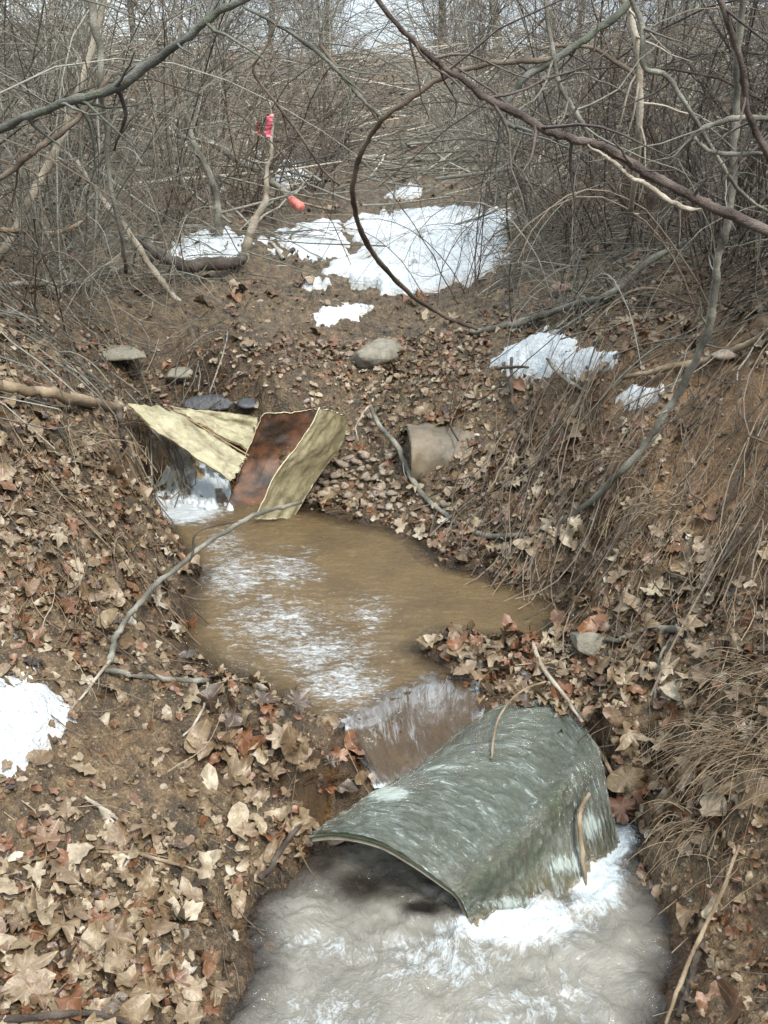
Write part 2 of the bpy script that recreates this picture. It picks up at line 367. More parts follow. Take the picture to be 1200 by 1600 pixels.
def water_mat(name, deep, foam_glint_col, rough=.06, streak=(1,1,1), clear=.35, bumpd=.012, soft=9, ior=1.5):
    """murky stream water: silt scatters light, shallow edges let the bed through, the surface mirrors the sky"""
    m, t, b = mat(name); P = pos(t)
    fl = attr(t, 'flow').outputs['Vector']
    foam = attr(t, 'foam').outputs['Fac']; dep = attr(t, 'depth').outputs['Fac']
    s1 = noise(t, scaled(t, fl, (26*streak[0], 26*streak[1], 26)), 1, 4, .62, .6)
    s2 = noise(t, scaled(t, fl, (95*streak[0], 95*streak[1], 95)), 1, 4, .7, 1.0)
    cloud = noise(t, P, 5, 3, .5, .5)
    col = mix(t, ramp(t, cloud, [(.38,(0,)),(.62,(1,))]), deep, tuple(min(1, c*1.3) for c in deep))
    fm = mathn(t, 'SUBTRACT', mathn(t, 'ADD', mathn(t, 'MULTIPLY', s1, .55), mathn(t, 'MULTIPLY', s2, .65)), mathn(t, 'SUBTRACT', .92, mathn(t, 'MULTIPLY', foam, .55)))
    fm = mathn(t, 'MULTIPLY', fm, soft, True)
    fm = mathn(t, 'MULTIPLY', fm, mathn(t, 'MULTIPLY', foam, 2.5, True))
    col = mix(t, fm, col, foam_glint_col)  # pale streak colour: real froth, plus sky glints painted on the upper pool
    L(t, col, b.inputs['Base Color']); b.inputs['IOR'].default_value = ior
    L(t, mathn(t, 'ADD', mathn(t, 'MULTIPLY', fm, .35), rough), b.inputs['Roughness'])
    n1 = bump(t, s1, None, .6, bumpd*2); nn = bump(t, s2, b, .6, bumpd, n1)
    tr = N_(t, 'BsdfTransparent'); tr.inputs[0].default_value = (.80,.66,.46,1)
    gl = N_(t, 'BsdfGlossy'); gl.inputs['Roughness'].default_value = rough; L(t, nn, gl.inputs['Normal'])
    fz = N_(t, 'Fresnel'); fz.inputs[0].default_value = ior; L(t, nn, fz.inputs['Normal'])
    sm = N_(t, 'MixShader'); L(t, fz.outputs[0], sm.inputs[0]); L(t, tr.outputs[0], sm.inputs[1]); L(t, gl.outputs[0], sm.inputs[2])
    mx = N_(t, 'MixShader')
    op = mathn(t, 'MAXIMUM', mathn(t, 'ADD', dep, clear, True), fm)
    L(t, op, mx.inputs[0]); L(t, sm.outputs[0], mx.inputs[1]); L(t, b.outputs[0], mx.inputs[2])
    L(t, mx.outputs[0], t.nodes['Material Output'].inputs[0])
    return m
def sheet_mat(name, base, stain, amount=.5, scale=8):
    m, t, b = mat(name); P = pos(t)
    n1 = noise(t, P, scale, 6, .75, .4); n2 = noise(t, P, 70, 4, .7)
    c = mix(t, ramp(t, n1, [(.62-.35*amount,(0,)),(.78-.3*amount,(1,))]), base, stain)
    c = mix(t, ramp(t, n2, [(.55,(0,)),(.75,(.6,))]), c, mix(t, 1., c, (.55,.45,.3), 'MULTIPLY'))
    c = mix(t, ramp(t, noise(t, P, 33, 2), [(.68,(0,)),(.72,(.8,))]), c, (.16,.08,.035))
    L(t, c, b.inputs['Base Color']); b.inputs['Roughness'].default_value = .6
    bump(t, mathn(t, 'ADD', n1, mathn(t, 'MULTIPLY', n2, .4)), b, .35, .01)
    return m
M = dict(
 soil=soil_mat(), leaf=leaf_mat(),
 gray=bark_mat('gray_bark', (.048,.046,.038), (.15,.143,.115), (.31,.30,.255)),
 brown=bark_mat('brown_bark', (.035,.026,.019), (.105,.08,.058), (.21,.17,.13)),
 red=bark_mat('reddish_bark', (.028,.020,.016), (.070,.050,.040), (.155,.125,.105), .5),
 green=bark_mat('greenish_bark', (.04,.042,.035), (.095,.095,.08), (.20,.20,.18), .8, (.10,.11,.08)),
 pale=bark_mat('pale_bark', (.15,.125,.09), (.30,.26,.20), (.46,.42,.35)),
 dark=bark_mat('wet_bark', (.02,.016,.013), (.06,.045,.035), (.12,.10,.085), .4),
 straw=bark_mat('dry_straw', (.10,.07,.042), (.21,.155,.10), (.36,.29,.20), .8),
 snow=snow_mat('snow', .12), dirtysnow=snow_mat('old_snow', .55),
 stone=stone_mat('grey_brown_stone', (.13,.10,.075), (.34,.28,.22)), slab=stone_mat('slab_stone', (.09,.082,.062), (.26,.24,.19)),
 blackrock=stone_mat('wet_black_rock', (.018,.019,.021), (.065,.067,.075), .35),
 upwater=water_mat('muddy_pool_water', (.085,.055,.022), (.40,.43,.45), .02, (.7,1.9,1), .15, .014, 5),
 lowwater=water_mat('silty_pool_water', (.128,.12,.102), (.40,.44,.46), .02, (.8,.55,1), .05, .008, 4),
 fallwater=water_mat('falling_water', (.052,.036,.022), (.33,.36,.38), .05, (1.0,.18,1), -.3, .005, 4, 1.3),
 film=water_mat('water_film', (.07,.082,.066), (.23,.265,.245), .04, (.4,1.35,1), -.3, .010, 4),
 whitewater=water_mat('white_water', (.07,.075,.08), (.52,.57,.60), .3, (1.9,.6,1), .1, .02, 6),
)

# ------------------------------------------------------------------ terrain: one sheet to the horizon
yr = np.concatenate([np.linspace(-6, .2, 14)[:-1], np.linspace(.2, 1.0, 30)[:-1], 1.0 * 1.0050 ** np.arange(400)])
yr = np.concatenate([yr, yr[-1] * 1.013 ** np.arange(1, 110)]); yr = np.concatenate([yr, yr[-1] * 1.09 ** np.arange(1, 36)])
tu = np.linspace(-1, 1, 581); tt = np.sign(tu) * (.40*np.abs(tu) + 1.1*np.abs(tu)**5)
YY, TT = np.meshgrid(yr, tt, indexing='ij'); XX = TT * (np.maximum(YY, .9) + .55)
ZZ = H(XX, YY); BB = base_h(XX, YY)
wet = np.clip(1 - (BB - UP) / .05, 0, 1) * ((BB > .12) & (YY > 2.2) & (YY < 4.9))
wet = np.maximum(wet, np.clip(1 - (BB - .0) / .045, 0, 1)); wet = np.maximum(wet, np.exp(-(((XX+.84)/.4)**2 + ((YY-4.6)/.35)**2)))
ppx, ppy = proj(XX, YY, ZZ)
orange = np.clip(np.exp(-(((ppx-1130)/190)**2 + ((ppy-700)/240)**2)) * 1.4 + .6*np.exp(-(((ppx-1100)/120)**2 + ((ppy-1480)/90)**2)) + .35*np.exp(-(((ppx-230)/190)**2 + ((ppy-1190)/80)**2)), 0, 1) * (YY < 7)
ground = mesh_obj('ground', np.stack([XX, YY, ZZ], -1).reshape(-1, 3), grid_faces(*XX.shape)[:, ::-1], M['soil'], attrs=dict(wet=wet.ravel(), orange=orange.ravel()))
tag(ground, 'steep brown earth banks of the gully and the slope behind', None, None, 'structure')

# ------------------------------------------------------------------ water
def blob(x, y, z, L_):     # sum of soft spots given at photo positions
    px, py = proj(x, y, z); s = np.zeros_like(px)
    for (cx, cy, rx, ry, a) in L_: s = np.maximum(s, a * np.exp(-((px-cx)/rx)**2 - ((py-cy)/ry)**2))
    return s
def pool(name, poly, z, res, m, foam_glints, ripple, label, calm=None, swirl=0):
    W = np.array([atz(p[0], p[1], z)[:2] for p in poly])
    x0, y0 = W.min(0) - .02; x1, y1 = W.max(0) + .02
    gx = np.arange(x0, x1, res); gy = np.arange(y0, y1, res); X, Y = np.meshgrid(gx, gy, indexing='ij')
    Z = z + ripple(X, Y)
    keep = in_poly(X, Y, [tuple(q) for q in W]); hb = H(X, Y)
    keep &= hb < z + .05
    Fq = grid_faces(*X.shape); k = keep.ravel(); Fq = Fq[k[Fq].all(1)]
    used = np.zeros(X.size, bool); used[Fq.ravel()] = True; mp = np.cumsum(used) - 1
    V = np.stack([X, Y, Z], -1).reshape(-1, 3)[used]; Fq = mp[Fq]
    x, y, zz = V.T
    dep = np.clip((z - H(x, y)) / .06, 0, 1)
    fo = blob(x, y, zz, foam_glints)
    if calm:
        c_ = np.clip(blob(x, y, zz, calm) + .5*vn(x*16, y*16, 71)*(blob(x, y, zz, calm) > .1), 0, 1); dep = dep*(1-.95*c_); fo = fo*(1-c_)
    fx = x + swirl*(vn(x*5, y*5, 72) + .5*vn(x*11, y*11, 74)); fy = y + swirl*(vn(x*5, y*5, 73) + .5*vn(x*11, y*11, 75))
    o = mesh_obj(name, V, Fq, m, attrs=dict(depth=dep, foam=fo, flow=np.stack([fx, fy, zz], -1)))
    tag(o, label, None, None, 'structure'); return o
def rip_up(x, y):
    px, py = proj(x, y, np.full_like(x, UP))
    act = .25 + np.exp(-(((px-500)/170)**2 + ((py-1010)/130)**2)) + .7*np.exp(-(((px-370)/110)**2 + ((py-850)/90)**2))
    q = x*.6 + y
    return act * (.0016*np.sin(q*120 + 12*vn(x*11, y*9, 3) + 7*vn(x*29, y*20, 8)) + .0095*fbm(x*.5, y*1.15, 34, 3, 31))
def rip_low(x, y):
    px, py = proj(x, y, np.zeros_like(x))
    near = np.exp(-(((px-800)/190)**2 + ((py-1420)/70)**2))
    return .020*fbm(x + .08*vn(x*7, y*7, 5), y + .08*vn(x*7, y*7, 6), 11, 4, 41) + near * .030*fbm(x, y, 30, 3, 44)
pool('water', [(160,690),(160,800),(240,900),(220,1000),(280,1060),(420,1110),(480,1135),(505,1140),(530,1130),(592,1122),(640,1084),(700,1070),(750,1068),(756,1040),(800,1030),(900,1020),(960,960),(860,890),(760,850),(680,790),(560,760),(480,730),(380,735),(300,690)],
     UP, .006, M['upwater'], [(285,795,75,28,1.3),(350,850,60,45,.68),(440,890,110,55,.70),(430,980,160,100,.70),(540,1070,120,70,.76),(500,1020,170,70,.72),(370,900,100,70,.74),(580,960,70,60,.66),(480,860,30,15,.62),(600,820,150,14,.5),(540,800,40,12,.6)], rip_up, 'shallow muddy brown pool with rippled white streaks')  # froth and bubbles near the falls; the wide streaks paint silvery sky reflection
pool('water', [(200,1800),(250,1600),(330,1480),(340,1380),(440,1330),(520,1260),(620,1230),(800,1180),(960,1200),(1040,1280),(1100,1400),(1130,1500),(1110,1650),(1060,1800)],
     LOW, .006, M['lowwater'], [(800,1440,140,50,1.25),(930,1370,60,70,1.3),(960,1310,40,60,1.3),(700,1500,200,80,.72),(850,1560,190,90,.66),(500,1470,100,50,.68),(520,1590,160,80,.64),(760,1600,200,60,.62)], rip_low, 'pale silty pool churning below the fallen pipe', [(575,1385,75,28,1.2),(660,1420,40,16,1.1),(500,1350,30,20,1)], .10)

def pnormals(P):
    du = np.gradient(P, axis=0); dv = np.gradient(P, axis=1); N = np.cross(du, dv); N /= np.linalg.norm(N, axis=2, keepdims=True)+1e-9; return N
def up_n(P):
    N = pnormals(P); return N if N[..., 2].mean() > 0 else -N
def flow_patch(name, rows, nu, nv, m, label, foam=.6, disp=.01, foam_glints=None, dep=1.0, thin=None, fs=(14, 5), off=0, kind='structure', parent=None, edge=True, conform=None):
    P = loft(rows, nu, nv); Nn = up_n(P)
    u, v = np.meshgrid(np.linspace(0, 1, nu), np.linspace(0, 1, nv), indexing='ij')
    Lu = np.linalg.norm(np.diff(P, axis=0), axis=2).sum(0).mean(); Lv = np.linalg.norm(np.diff(P, axis=1), axis=2).sum(1).mean()
    d = disp * (fbm(u*Lu, v*Lv*fs[1]/fs[0], 40, 3, 51)) + off
    P = P + Nn * d[..., None]
    x, y, z = P.reshape(-1, 3).T
    fo = np.full(x.shape, foam)
    if foam_glints: fo = np.maximum(fo, blob(x, y, z, foam_glints))
    depth = np.full(u.shape, dep)
    if thin: bb_ = np.clip(blob(x, y, z, thin), 0, 1); depth = depth*(1-.97*bb_.reshape(u.shape)); fo = fo*(1-.4*bb_)
    if edge: depth = dep * np.clip(np.minimum(u, 1-u) * 8 + .4*vn(u*14, v*14, 3), 0, 1)
    if conform is not None:
        z = base_h(x, y) + conform; P = np.stack([x, y, z], -1).reshape(P.shape)
        depth = np.clip(np.minimum(np.minimum(u, 1-u), np.minimum(v, 1-v))*5 + .8*fbm(u*5, v*5, 1, 3, 8) - .1, -.5, 1)*dep
    o = mesh_obj(name, P.reshape(-1, 3), grid_faces(nu, nv), m, parent, attrs=dict(depth=depth.ravel(), foam=fo, flow=np.stack([(u*Lu).ravel(), (v*Lv).ravel(), 0*x], -1)))
    if kind: tag(o, label, None, None, kind)
    return o
# cascade over the leaf dam
flow_patch('water', [Z_([(505,1105,.375),(570,1080,.375),(640,1040,.375),(700,1030,.375),(752,1040,.375)]),
    Z_([(512,1128,.403),(582,1108,.403),(640,1068,.403),(700,1056,.403),(752,1062,.403)]),
    Z_([(522,1145,.398),(590,1133,.398),(640,1092,.398),(700,1080,.398),(756,1082,.398)]),
    Z_([(548,1168,.345),(600,1168,.335),(650,1138,.345),(706,1122,.35),(758,1108,.36)]),
    Z_([(570,1200,.28),(613,1205,.27),(660,1186,.28),(712,1166,.295),(760,1145,.32)]),
    Z_([(585,1232,.245),(630,1232,.25),(680,1218,.262),(725,1192,.283),(768,1165,.3)])],
    110, 110, M['fallwater'], 'glassy brown water sliding over the leaf dam', .26, .005,
    [(600,1232,50,12,1.3),(690,1208,60,10,1.0),(748,1160,10,30,.9),(610,1140,110,50,.62)], 1.0, None, (14, 4))
# falls behind the yellow sheet
flow_patch('water', [Z_([(292,690,.545),(318,690,.545),(348,702,.54)]), Z_([(285,708,.51),(312,712,.50),(352,724,.495)]),
    Z_([(262,735,.43),(295,742,.43),(358,752,.43)]), Z_([(222,770,.400),(290,785,.398),(365,795,.398)]), Z_([(215,785,.36),(290,800,.36),(372,808,.36)])],
    60, 70, M['whitewater'], 'white water tumbling below the leaning yellow sheet', 1.0, .05, [(290,755,90,40,1.7)], 1.0, None, (12, 6))
# wet trickle left of the pipe
flow_patch('water', [Z_([(420,1222,.245),(480,1205,.27),(545,1205,.26)]), Z_([(412,1262,.215),(475,1250,.215),(530,1240,.225)]), Z_([(415,1300,.185),(455,1295,.18),(500,1285,.185)])],
    50, 50, M['fallwater'], 'thin blue grey trickle beside the pipe', .3, .012, None, .75, conform=.012)
# upstream run into the falls
flow_patch('water', [Z_([(70,520,.985),(110,505,.985)]), Z_([(150,555,.90),(190,540,.90)]), Z_([(220,592,.83),(250,570,.835)]), Z_([(270,606,.80),(330,590,.805)])],
    24, 80, M['fallwater'], 'narrow feeder stream coming round the left bank', .5, .02, None, .7, conform=.012)

# ------------------------------------------------------------------ solid sheets
def solid(name, rows, nu, nv, th, mats, parent=None, wob=.004, seed=0, edgecut=0.0):
    P = loft(rows, nu, nv); Nn = up_n(P)
    u, v = np.meshgrid(np.linspace(0, 1, nu), np.linspace(0, 1, nv), indexing='ij')
    if edgecut:   # ragged broken rim
        e = fbm(u*6, v*6, 2, 3, seed+5)*edgecut
        ctr = P.mean((0, 1)); rim = np.clip(1 - np.minimum(np.minimum(u, 1-u), np.minimum(v, 1-v))*10, 0, 1)
        P = P + (ctr - P) * (np.abs(e) * rim)[..., None]
    d = wob * fbm(u*3, v*3, 2, 3, seed)
    T = P + Nn * (d + th/2)[..., None]; Bm = P + Nn * (d - th/2)[..., None]
    V = np.concatenate([T.reshape(-1, 3), Bm.reshape(-1, 3)]); k = nu*nv
    f = grid_faces(nu, nv); i = np.arange(k).reshape(nu, nv)
    rim = np.concatenate([i[:, 0], i[-1, 1:], i[-2::-1, -1], i[0, -2:0:-1]]); r2 = np.roll(rim, -1)
    rf = np.stack([rim, r2, r2+k, rim+k], -1)
    Fa = np.concatenate([f, f[:, ::-1]+k, rf]); mi = np.concatenate([np.zeros(len(f)), np.ones(len(f)), np.full(len(rf), 2)])
    o = mesh_obj(name, V, Fa, mats, parent, dict(tone=np.full(len(V), .5)), True, midx=mi)
    return o
yel = sheet_mat('weathered_yellow', (.28,.26,.165), (.13,.105,.06), .5, 9)
yel_edge = sheet_mat('yellow_rim', (.22,.15,.07), (.08,.05,.025), .5, 9)
pale_edge = sheet_mat('pale_rim', (.5,.45,.3), (.3,.24,.13), .4, 14)
rust = sheet_mat('rust_inside', (.11,.045,.018), (.022,.014,.010), .66, 9)
olive = sheet_mat('olive_outside', (.22,.195,.115), (.12,.10,.055), .5, 14)
YA = lambda L_: [at(*p) for p in L_]
t = empty('culvert_sheet', at(195, 640, 3.45), 'long pale yellow broken culvert sheet leaning over the small falls', 'culvert sheet')
def child(o, p):
    o.parent = p; o.matrix_parent_inverse.identity(); o.location = -p.location; return o
child(solid('front_panel', [YA([(192,630,3.45),(232,633,3.55),(270,643,3.68)]), YA([(235,668,3.45),(272,662,3.52),(305,663,3.62)]), YA([(290,705,3.44),(320,695,3.5),(345,688,3.58)]), YA([(362,755,3.4),(376,735,3.44),(388,714,3.5)])], 24, 60, .007, [yel, yel, yel_edge], None, .018, 3, .12), t)
child(solid('back_panel', [YA([(262,636,3.72),(285,645,3.70),(300,657,3.66)]), YA([(330,641,3.74),(335,662,3.72),(345,683,3.64)]), YA([(408,651,3.76),(402,680,3.74),(391,708,3.62)])], 30, 50, .007, [yel, yel, yel_edge], None, .018, 13, .10), t)
sm_ = tubes(cr(np.array(YA([(262,639,3.68),(300,658,3.62),(345,686,3.56),(389,712,3.5)])), 20)[None], np.full((1, 20), .0035), 6)
child(mesh_obj('seam', sm_[0], sm_[1], yel_edge), t)

t = empty('bent_culvert', at(400, 780, 3.4), 'upright bent culvert piece with rusty inside and olive outside standing in the pool', 'bent culvert')
inner = [YA([(410,645,3.62),(455,643,3.66),(492,639,3.66),(522,645,3.60),(541,653,3.52)]),
         YA([(392,690,3.60),(438,690,3.66),(478,690,3.66),(515,692,3.58),(528,694,3.50)]),
         YA([(372,742,3.56),(412,744,3.60),(445,742,3.60),(480,740,3.52),(500,738,3.46)]),
         YA([(350,800,3.52),(385,806,3.54),(415,806,3.54),(440,806,3.48),(455,806,3.42)])]
child(solid('rusty_wall', inner, 40, 50, .008, [rust, rust, pale_edge], None, .014, 21, .06), t)
outer = [YA([(501,637,3.42),(515,640,3.44),(530,645,3.48),(544,653,3.53)]), YA([(470,688,3.38),(490,690,3.40),(512,692,3.45),(532,694,3.51)]),
         YA([(430,741,3.33),(452,742,3.36),(478,741,3.41),(502,738,3.47)]), YA([(396,812,3.28),(415,812,3.30),(436,812,3.35),(458,808,3.43)])]
child(solid('olive_wall', outer, 36, 60, .010, [olive, olive, pale_edge], None, .012, 33, .05), t)

# fallen pipe in the lower pool, with water sheeting over it
alg = sheet_mat('algae_pipe', (.10,.125,.095), (.06,.085,.045), .4, 5)
_t = alg.node_tree; _b = _t.nodes['Principled BSDF']; _c = _b.inputs['Base Color'].links[0].from_socket
_n = ramp(_t, noise(_t, pos(_t), 16, 4), [(.42,(.055,.13,.012)),(.62,(.10,.062,.025))])
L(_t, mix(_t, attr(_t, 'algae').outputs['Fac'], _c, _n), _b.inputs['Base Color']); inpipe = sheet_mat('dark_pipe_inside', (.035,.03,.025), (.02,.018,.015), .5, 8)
rimm = sheet_mat('pipe_rim', (.16,.15,.12), (.08,.07,.05), .5, 12)
p0 = empty('pipe_shell', aq(700, 1300, 0), 'algae green half pipe shell with water sheeting over it above the lowest pool', 'broken pipe')
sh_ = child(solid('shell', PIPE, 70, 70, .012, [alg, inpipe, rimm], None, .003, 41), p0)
_v = np.empty(len(sh_.data.vertices)*3, np.float32); sh_.data.vertices.foreach_get('co', _v); _v = _v.reshape(-1, 3)
_al = blob(_v[:,0], _v[:,1], _v[:,2], [(765,1378,34,30,1.3),(815,1340,44,30,1.4),(870,1262,20,44,1.2),(900,1215,26,30,.8),(735,1405,20,20,1)])
_a = sh_.data.attributes.new('algae', 'FLOAT', 'POINT'); _a.data.foreach_set('value', np.clip(_al, 0, 1).astype(np.float32))
flow_patch('water', PIPE, 170, 170, M['film'], 'thin green grey water sheeting over the fallen pipe', .68, .007,
    [(610,1240,50,18,1.3),(800,1410,70,22,1.1),(880,1350,50,30,1.1),(925,1290,30,40,1.1),(700,1200,70,16,.9),(620,1320,90,40,.65)], .75, [(770,1372,38,26,1.2),(815,1335,40,24,1.2),(870,1250,18,44,.9)], (4, 12), .014)

# half buried pipe in the far bank
brownpipe = sheet_mat('clay_pipe', (.13,.10,.065), (.055,.048,.035), .5, 5); dk = sheet_mat('pipe_bore', (.03,.022,.016), (.015,.012,.01), .5, 8)
a0 = at(632, 702, 3.53); ax = np.array([.985, .12, .0]); ax /= np.linalg.norm(ax)
t = empty('clay_pipe', a0, 'stubby brown clay pipe half buried in the far bank', 'clay pipe')
rows = []
s_ = np.cross(ax, [0, 0, 1]); s_ /= np.linalg.norm(s_); q_ = np.cross(s_, ax)
for d_ in (0, .09, .18, .28):
    rows.append([a0 + ax*d_ + .125*(math.cos(a)*s_*1.05 + math.sin(a)*q_) + q_*(-.02) + s_*(.05) for a in np.linspace(-.6, math.pi+.6, 12)])
child(solid('barrel', rows, 60, 30, .018, [brownpipe, dk, rimm], None, .018, 51, .07), t)

# ------------------------------------------------------------------ stones
def stone_mesh(seed, sub=3, flat=.6, jag=.35):
    import bmesh
    bm = bmesh.new(); bmesh.ops.create_icosphere(bm, subdivisions=sub, radius=1)
    V = np.array([v.co[:] for v in bm.verts]); Fv = np.array([[v.index for v in f.verts] for f in bm.faces]); bm.free()
    rs = np.random.RandomState(seed)
    for _ in range(11):   # chop with planes -> facets
        nn = rs.normal(size=3); nn /= np.linalg.norm(nn); d = rs.uniform(.5, .85)
        s = V @ nn - d; V = V - np.where(s > 0, s, 0)[:, None]*nn*.92
    V *= 1 + jag*.25*fbm(V[:,0]+V[:,2]*.7, V[:,1]-V[:,2]*.4, 1.7, 3, seed)[:, None]
    V[:, 2] *= flat
    return V, Fv
def rot_z(a): return np.array([[math.cos(a), -math.sin(a), 0], [math.sin(a), math.cos(a), 0], [0, 0, 1]])
def stone(px, py, wpx, hpx, label, m='stone', flat=.5, seed=1, rz=0, sink=.35, name='stone', cat='stone', group=None, tone=.8, depthf=.8, off=0):
    p = on(px, py + hpx*.2); s = wpx * p[1] / F / 2
    V, Fv = stone_mesh(seed, 3, 1.0); V = V * [s, s*depthf, hpx*p[1]/F/2*1.05]
    o = mesh_obj(name, V, Fv, M[m], attrs=dict(tone=np.full(len(V), tone)), smooth=False)
    o.location = (float(p[0]), float(p[1] + s*depthf*.3), float(p[2] + V[:,2].max()*(1-sink) + off)); o.rotation_euler = (0, 0, rz)
    return tag(o, label, cat, group)
stone(588, 560, 104, 46, 'flat grey topped stone on the far bank above the clay pipe', 'slab', seed=3, rz=.2, depthf=.9)
stone(180, 563, 130, 22, 'thin pale slab beside the feeder stream', 'slab', seed=5, rz=-.1, off=.01)
stone(285, 590, 72, 24, 'small icy pale stone at the head of the falls', 'slab', seed=6, rz=.3, off=.01)
stone(335, 636, 125, 26, 'wet black rock ledge behind the yellow sheet', 'blackrock', seed=8, rz=.1, name='rock', cat='rock', depthf=.5)
stone(392, 634, 50, 20, 'small wet black rock right of the falls ledge', 'blackrock', seed=9, rz=.5, name='rock', cat='rock')
stone(922, 1008, 90, 50, 'pale lichen spotted flat stone beside the leaf dam', 'slab', seed=12, rz=-.5, depthf=1.0, tone=.7)
stone(580, 1185, 70, 60, 'dark wet rock at the lip of the cascade', 'blackrock', seed=14, rz=.4, name='rock', cat='rock')
stone(630, 1175, 40, 50, 'narrow wet rock splitting the brown cascade', 'blackrock', seed=15, rz=.9, name='rock', cat='rock')
stone(850, 1262+300, 36, 14, 'small tan stone lying under the silty pool', seed=16)
stone(425, 1480, 36, 16, 'orange brown pebble at the muddy edge of the lowest pool', seed=17, tone=1)
stone(1140, 555, 60, 24, 'moss tinged clod high on the right bank', seed=18, name='clod', cat='soil clod')
bases = [stone_mesh(100+k, 2, .65) for k in range(6)]
pmesh = []
for k, (V, Fv) in enumerate(bases):
    o = mesh_obj('pebble', V, Fv, M['stone'], attrs=dict(tone=np.full(len(V), .35 + .12*k)), smooth=False); pmesh.append(o.data); bpy.data.objects.remove(o)
zonesP = [(540,745,75,38,75,(8,22)), (640,790,60,30,28,(7,18)), (350,580,120,40,20,(5,12)), (150,1220,110,60,14,(5,13)), (560,620,90,60,20,(5,12)), (90,1420,80,60,8,(6,13)), (1120,1500,60,60,10,(6,14)), (420,520,120,50,22,(5,11)), (900,760,140,90,14,(6,12))]
zname = ['in the rubble beside the upright culvert', 'at the far edge of the brown pool', 'above the small falls', 'on the bare left bank', 'on the far bank around the clay pipe', 'among the leaves of the lower left bank', 'on the muddy right bank by the lowest pool', 'on the brown far mound', 'on the right bank below the snow']
szn = {0: 'dark', 1: 'brown', 2: 'buff', 3: 'tan', 4: 'pale', 5: 'whitish'}
for zi, (cx, cy, rx, ry, cnt, (a, b)) in enumerate(zonesP):
    for k in range(cnt):
        px = cx + random.uniform(-rx, rx); py = cy + random.uniform(-ry, ry); p = on(px, py)
        kk = random.randrange(6); s = random.uniform(a, b)*p[1]/F*.62
        o = bpy.data.objects.new('pebble', pmesh[kk]); COL.objects.link(o)
        o.location = (float(p[0]), float(p[1]), float(p[2] + s*.2)); o.scale = (s*random.uniform(.8, 1.3), s, s*random.uniform(.6, 1.1)); o.rotation_euler = (random.uniform(-.4, .4), random.uniform(-.4, .4), random.uniform(0, 6))
        tag(o, f'{szn[kk]} angular pebble {zname[zi]}', 'pebble', 'pebbles ' + zname[zi])

# ------------------------------------------------------------------ snow
def snow(poly, label, th=.05, m='snow', res=.012, seed=1, rag=.02, holes=0, group='old snow patches'):
    W = [tuple(on(*p)[:2]) for p in poly]; A_ = np.array(W); x0, y0 = A_.min(0)-.05; x1, y1 = A_.max(0)+.05
    res = max(res, (x1-x0)/220, (y1-y0)/260)
    X, Y = np.meshgrid(np.arange(x0, x1, res), np.arange(y0, y1, res), indexing='ij')
    sd = np.full(X.shape, 1e9)
    for i in range(len(W)):
        (ax_, ay), (bx, by) = W[i], W[(i+1) % len(W)]; dx, dy = bx-ax_, by-ay
        tt_ = np.clip(((X-ax_)*dx+(Y-ay)*dy)/(dx*dx+dy*dy+1e-9), 0, 1); sd = np.minimum(sd, np.hypot(X-ax_-tt_*dx, Y-ay-tt_*dy))
    sd = np.where(in_poly(X, Y, W), sd, -sd)
    sd = sd + rag*2.2*fbm(X, Y, .35/rag, 3, seed) + rag*.8*fbm(X, Y, 1.3/rag, 2, seed+9)
    if holes: sd = sd - holes*np.maximum(0, fbm(X, Y, 4.5, 4, seed+30) - .12)
    hgt = th * (1 - np.exp(-np.maximum(sd, 0)/(th*.9))) * (1 + .9*fbm(X, Y, 9, 3, seed+3))
    Zh = H(X, Y); sb_ = .5*Zh + .5*base_h(X, Y)
    Z = np.where(sd > 0, np.maximum(sb_ + hgt, Zh - .004 + hgt*.4), Zh - .012)
    keep = (sd > 0).ravel(); Fq = grid_faces(*X.shape); Fq = Fq[keep[Fq].any(1)]
    used = np.zeros(X.size, bool); used[Fq.ravel()] = True; mp = np.cumsum(used)-1
    o = mesh_obj('snow_patch', np.stack([X, Y, Z], -1).reshape(-1, 3)[used], mp[Fq], M[m], attrs=dict(edge=np.clip(1 - sd.ravel()[used]/.03, 0, 1)))
    return tag(o, label, 'snow patch', group)
snow([(518,408),(560,398),(548,372),(530,350),(600,335),(700,328),(800,326),(812,345),(790,365),(782,400),(772,428),(735,448),(640,460),(560,458),(480,452),(500,438)], 'largest white snow patch across the far mound', .06, seed=2, rag=.07, holes=2.2)
snow([(412,388),(440,362),(490,350),(528,350),(552,398),(500,406),(430,397)], 'thin snow tongue right of the flagged sapling', .05, seed=3, rag=.06, holes=1.5)
snow([(255,405),(280,372),(345,362),(400,378),(372,412),(300,418)], 'snow patch behind the big dark log', .04, seed=4, rag=.04)
snow([(484,492),(540,478),(582,480),(568,496),(520,512),(495,515)], 'small thin snow scrap below the largest patch', .03, seed=5, rag=.02)
snow([(768,570),(798,538),(860,528),(905,542),(972,552),(976,574),(950,590),(900,588),(850,597),(800,590)], 'clean white snow hump above the clay pipe on the right bank', .05, seed=6, rag=.018)
snow([(958,626),(990,602),(1045,600),(1030,628),(988,638)], 'small snow lump lowest on the right bank', .035, seed=7, rag=.012)
snow([(842,520),(855,510),(878,512),(880,524),(858,528)], 'tiny snow lump just above the clean hump', .02, seed=8, rag=.008)
snow([(-60,1052),(50,1062),(105,1088),(125,1130),(85,1162),(62,1205),(28,1222),(-60,1210)], 'speckled snow lump low on the left bank', .11, seed=9, rag=.014)
snow([(-10,1050),(30,1034),(66,1044),(60,1066),(20,1074)], 'thin dirty snow just above the speckled lump', .012, 'dirtysnow', seed=10, rag=.012)
snow([(600,310),(640,288),(668,296),(640,312)], 'far sliver of snow above the largest patch', .04, seed=12, rag=.04)
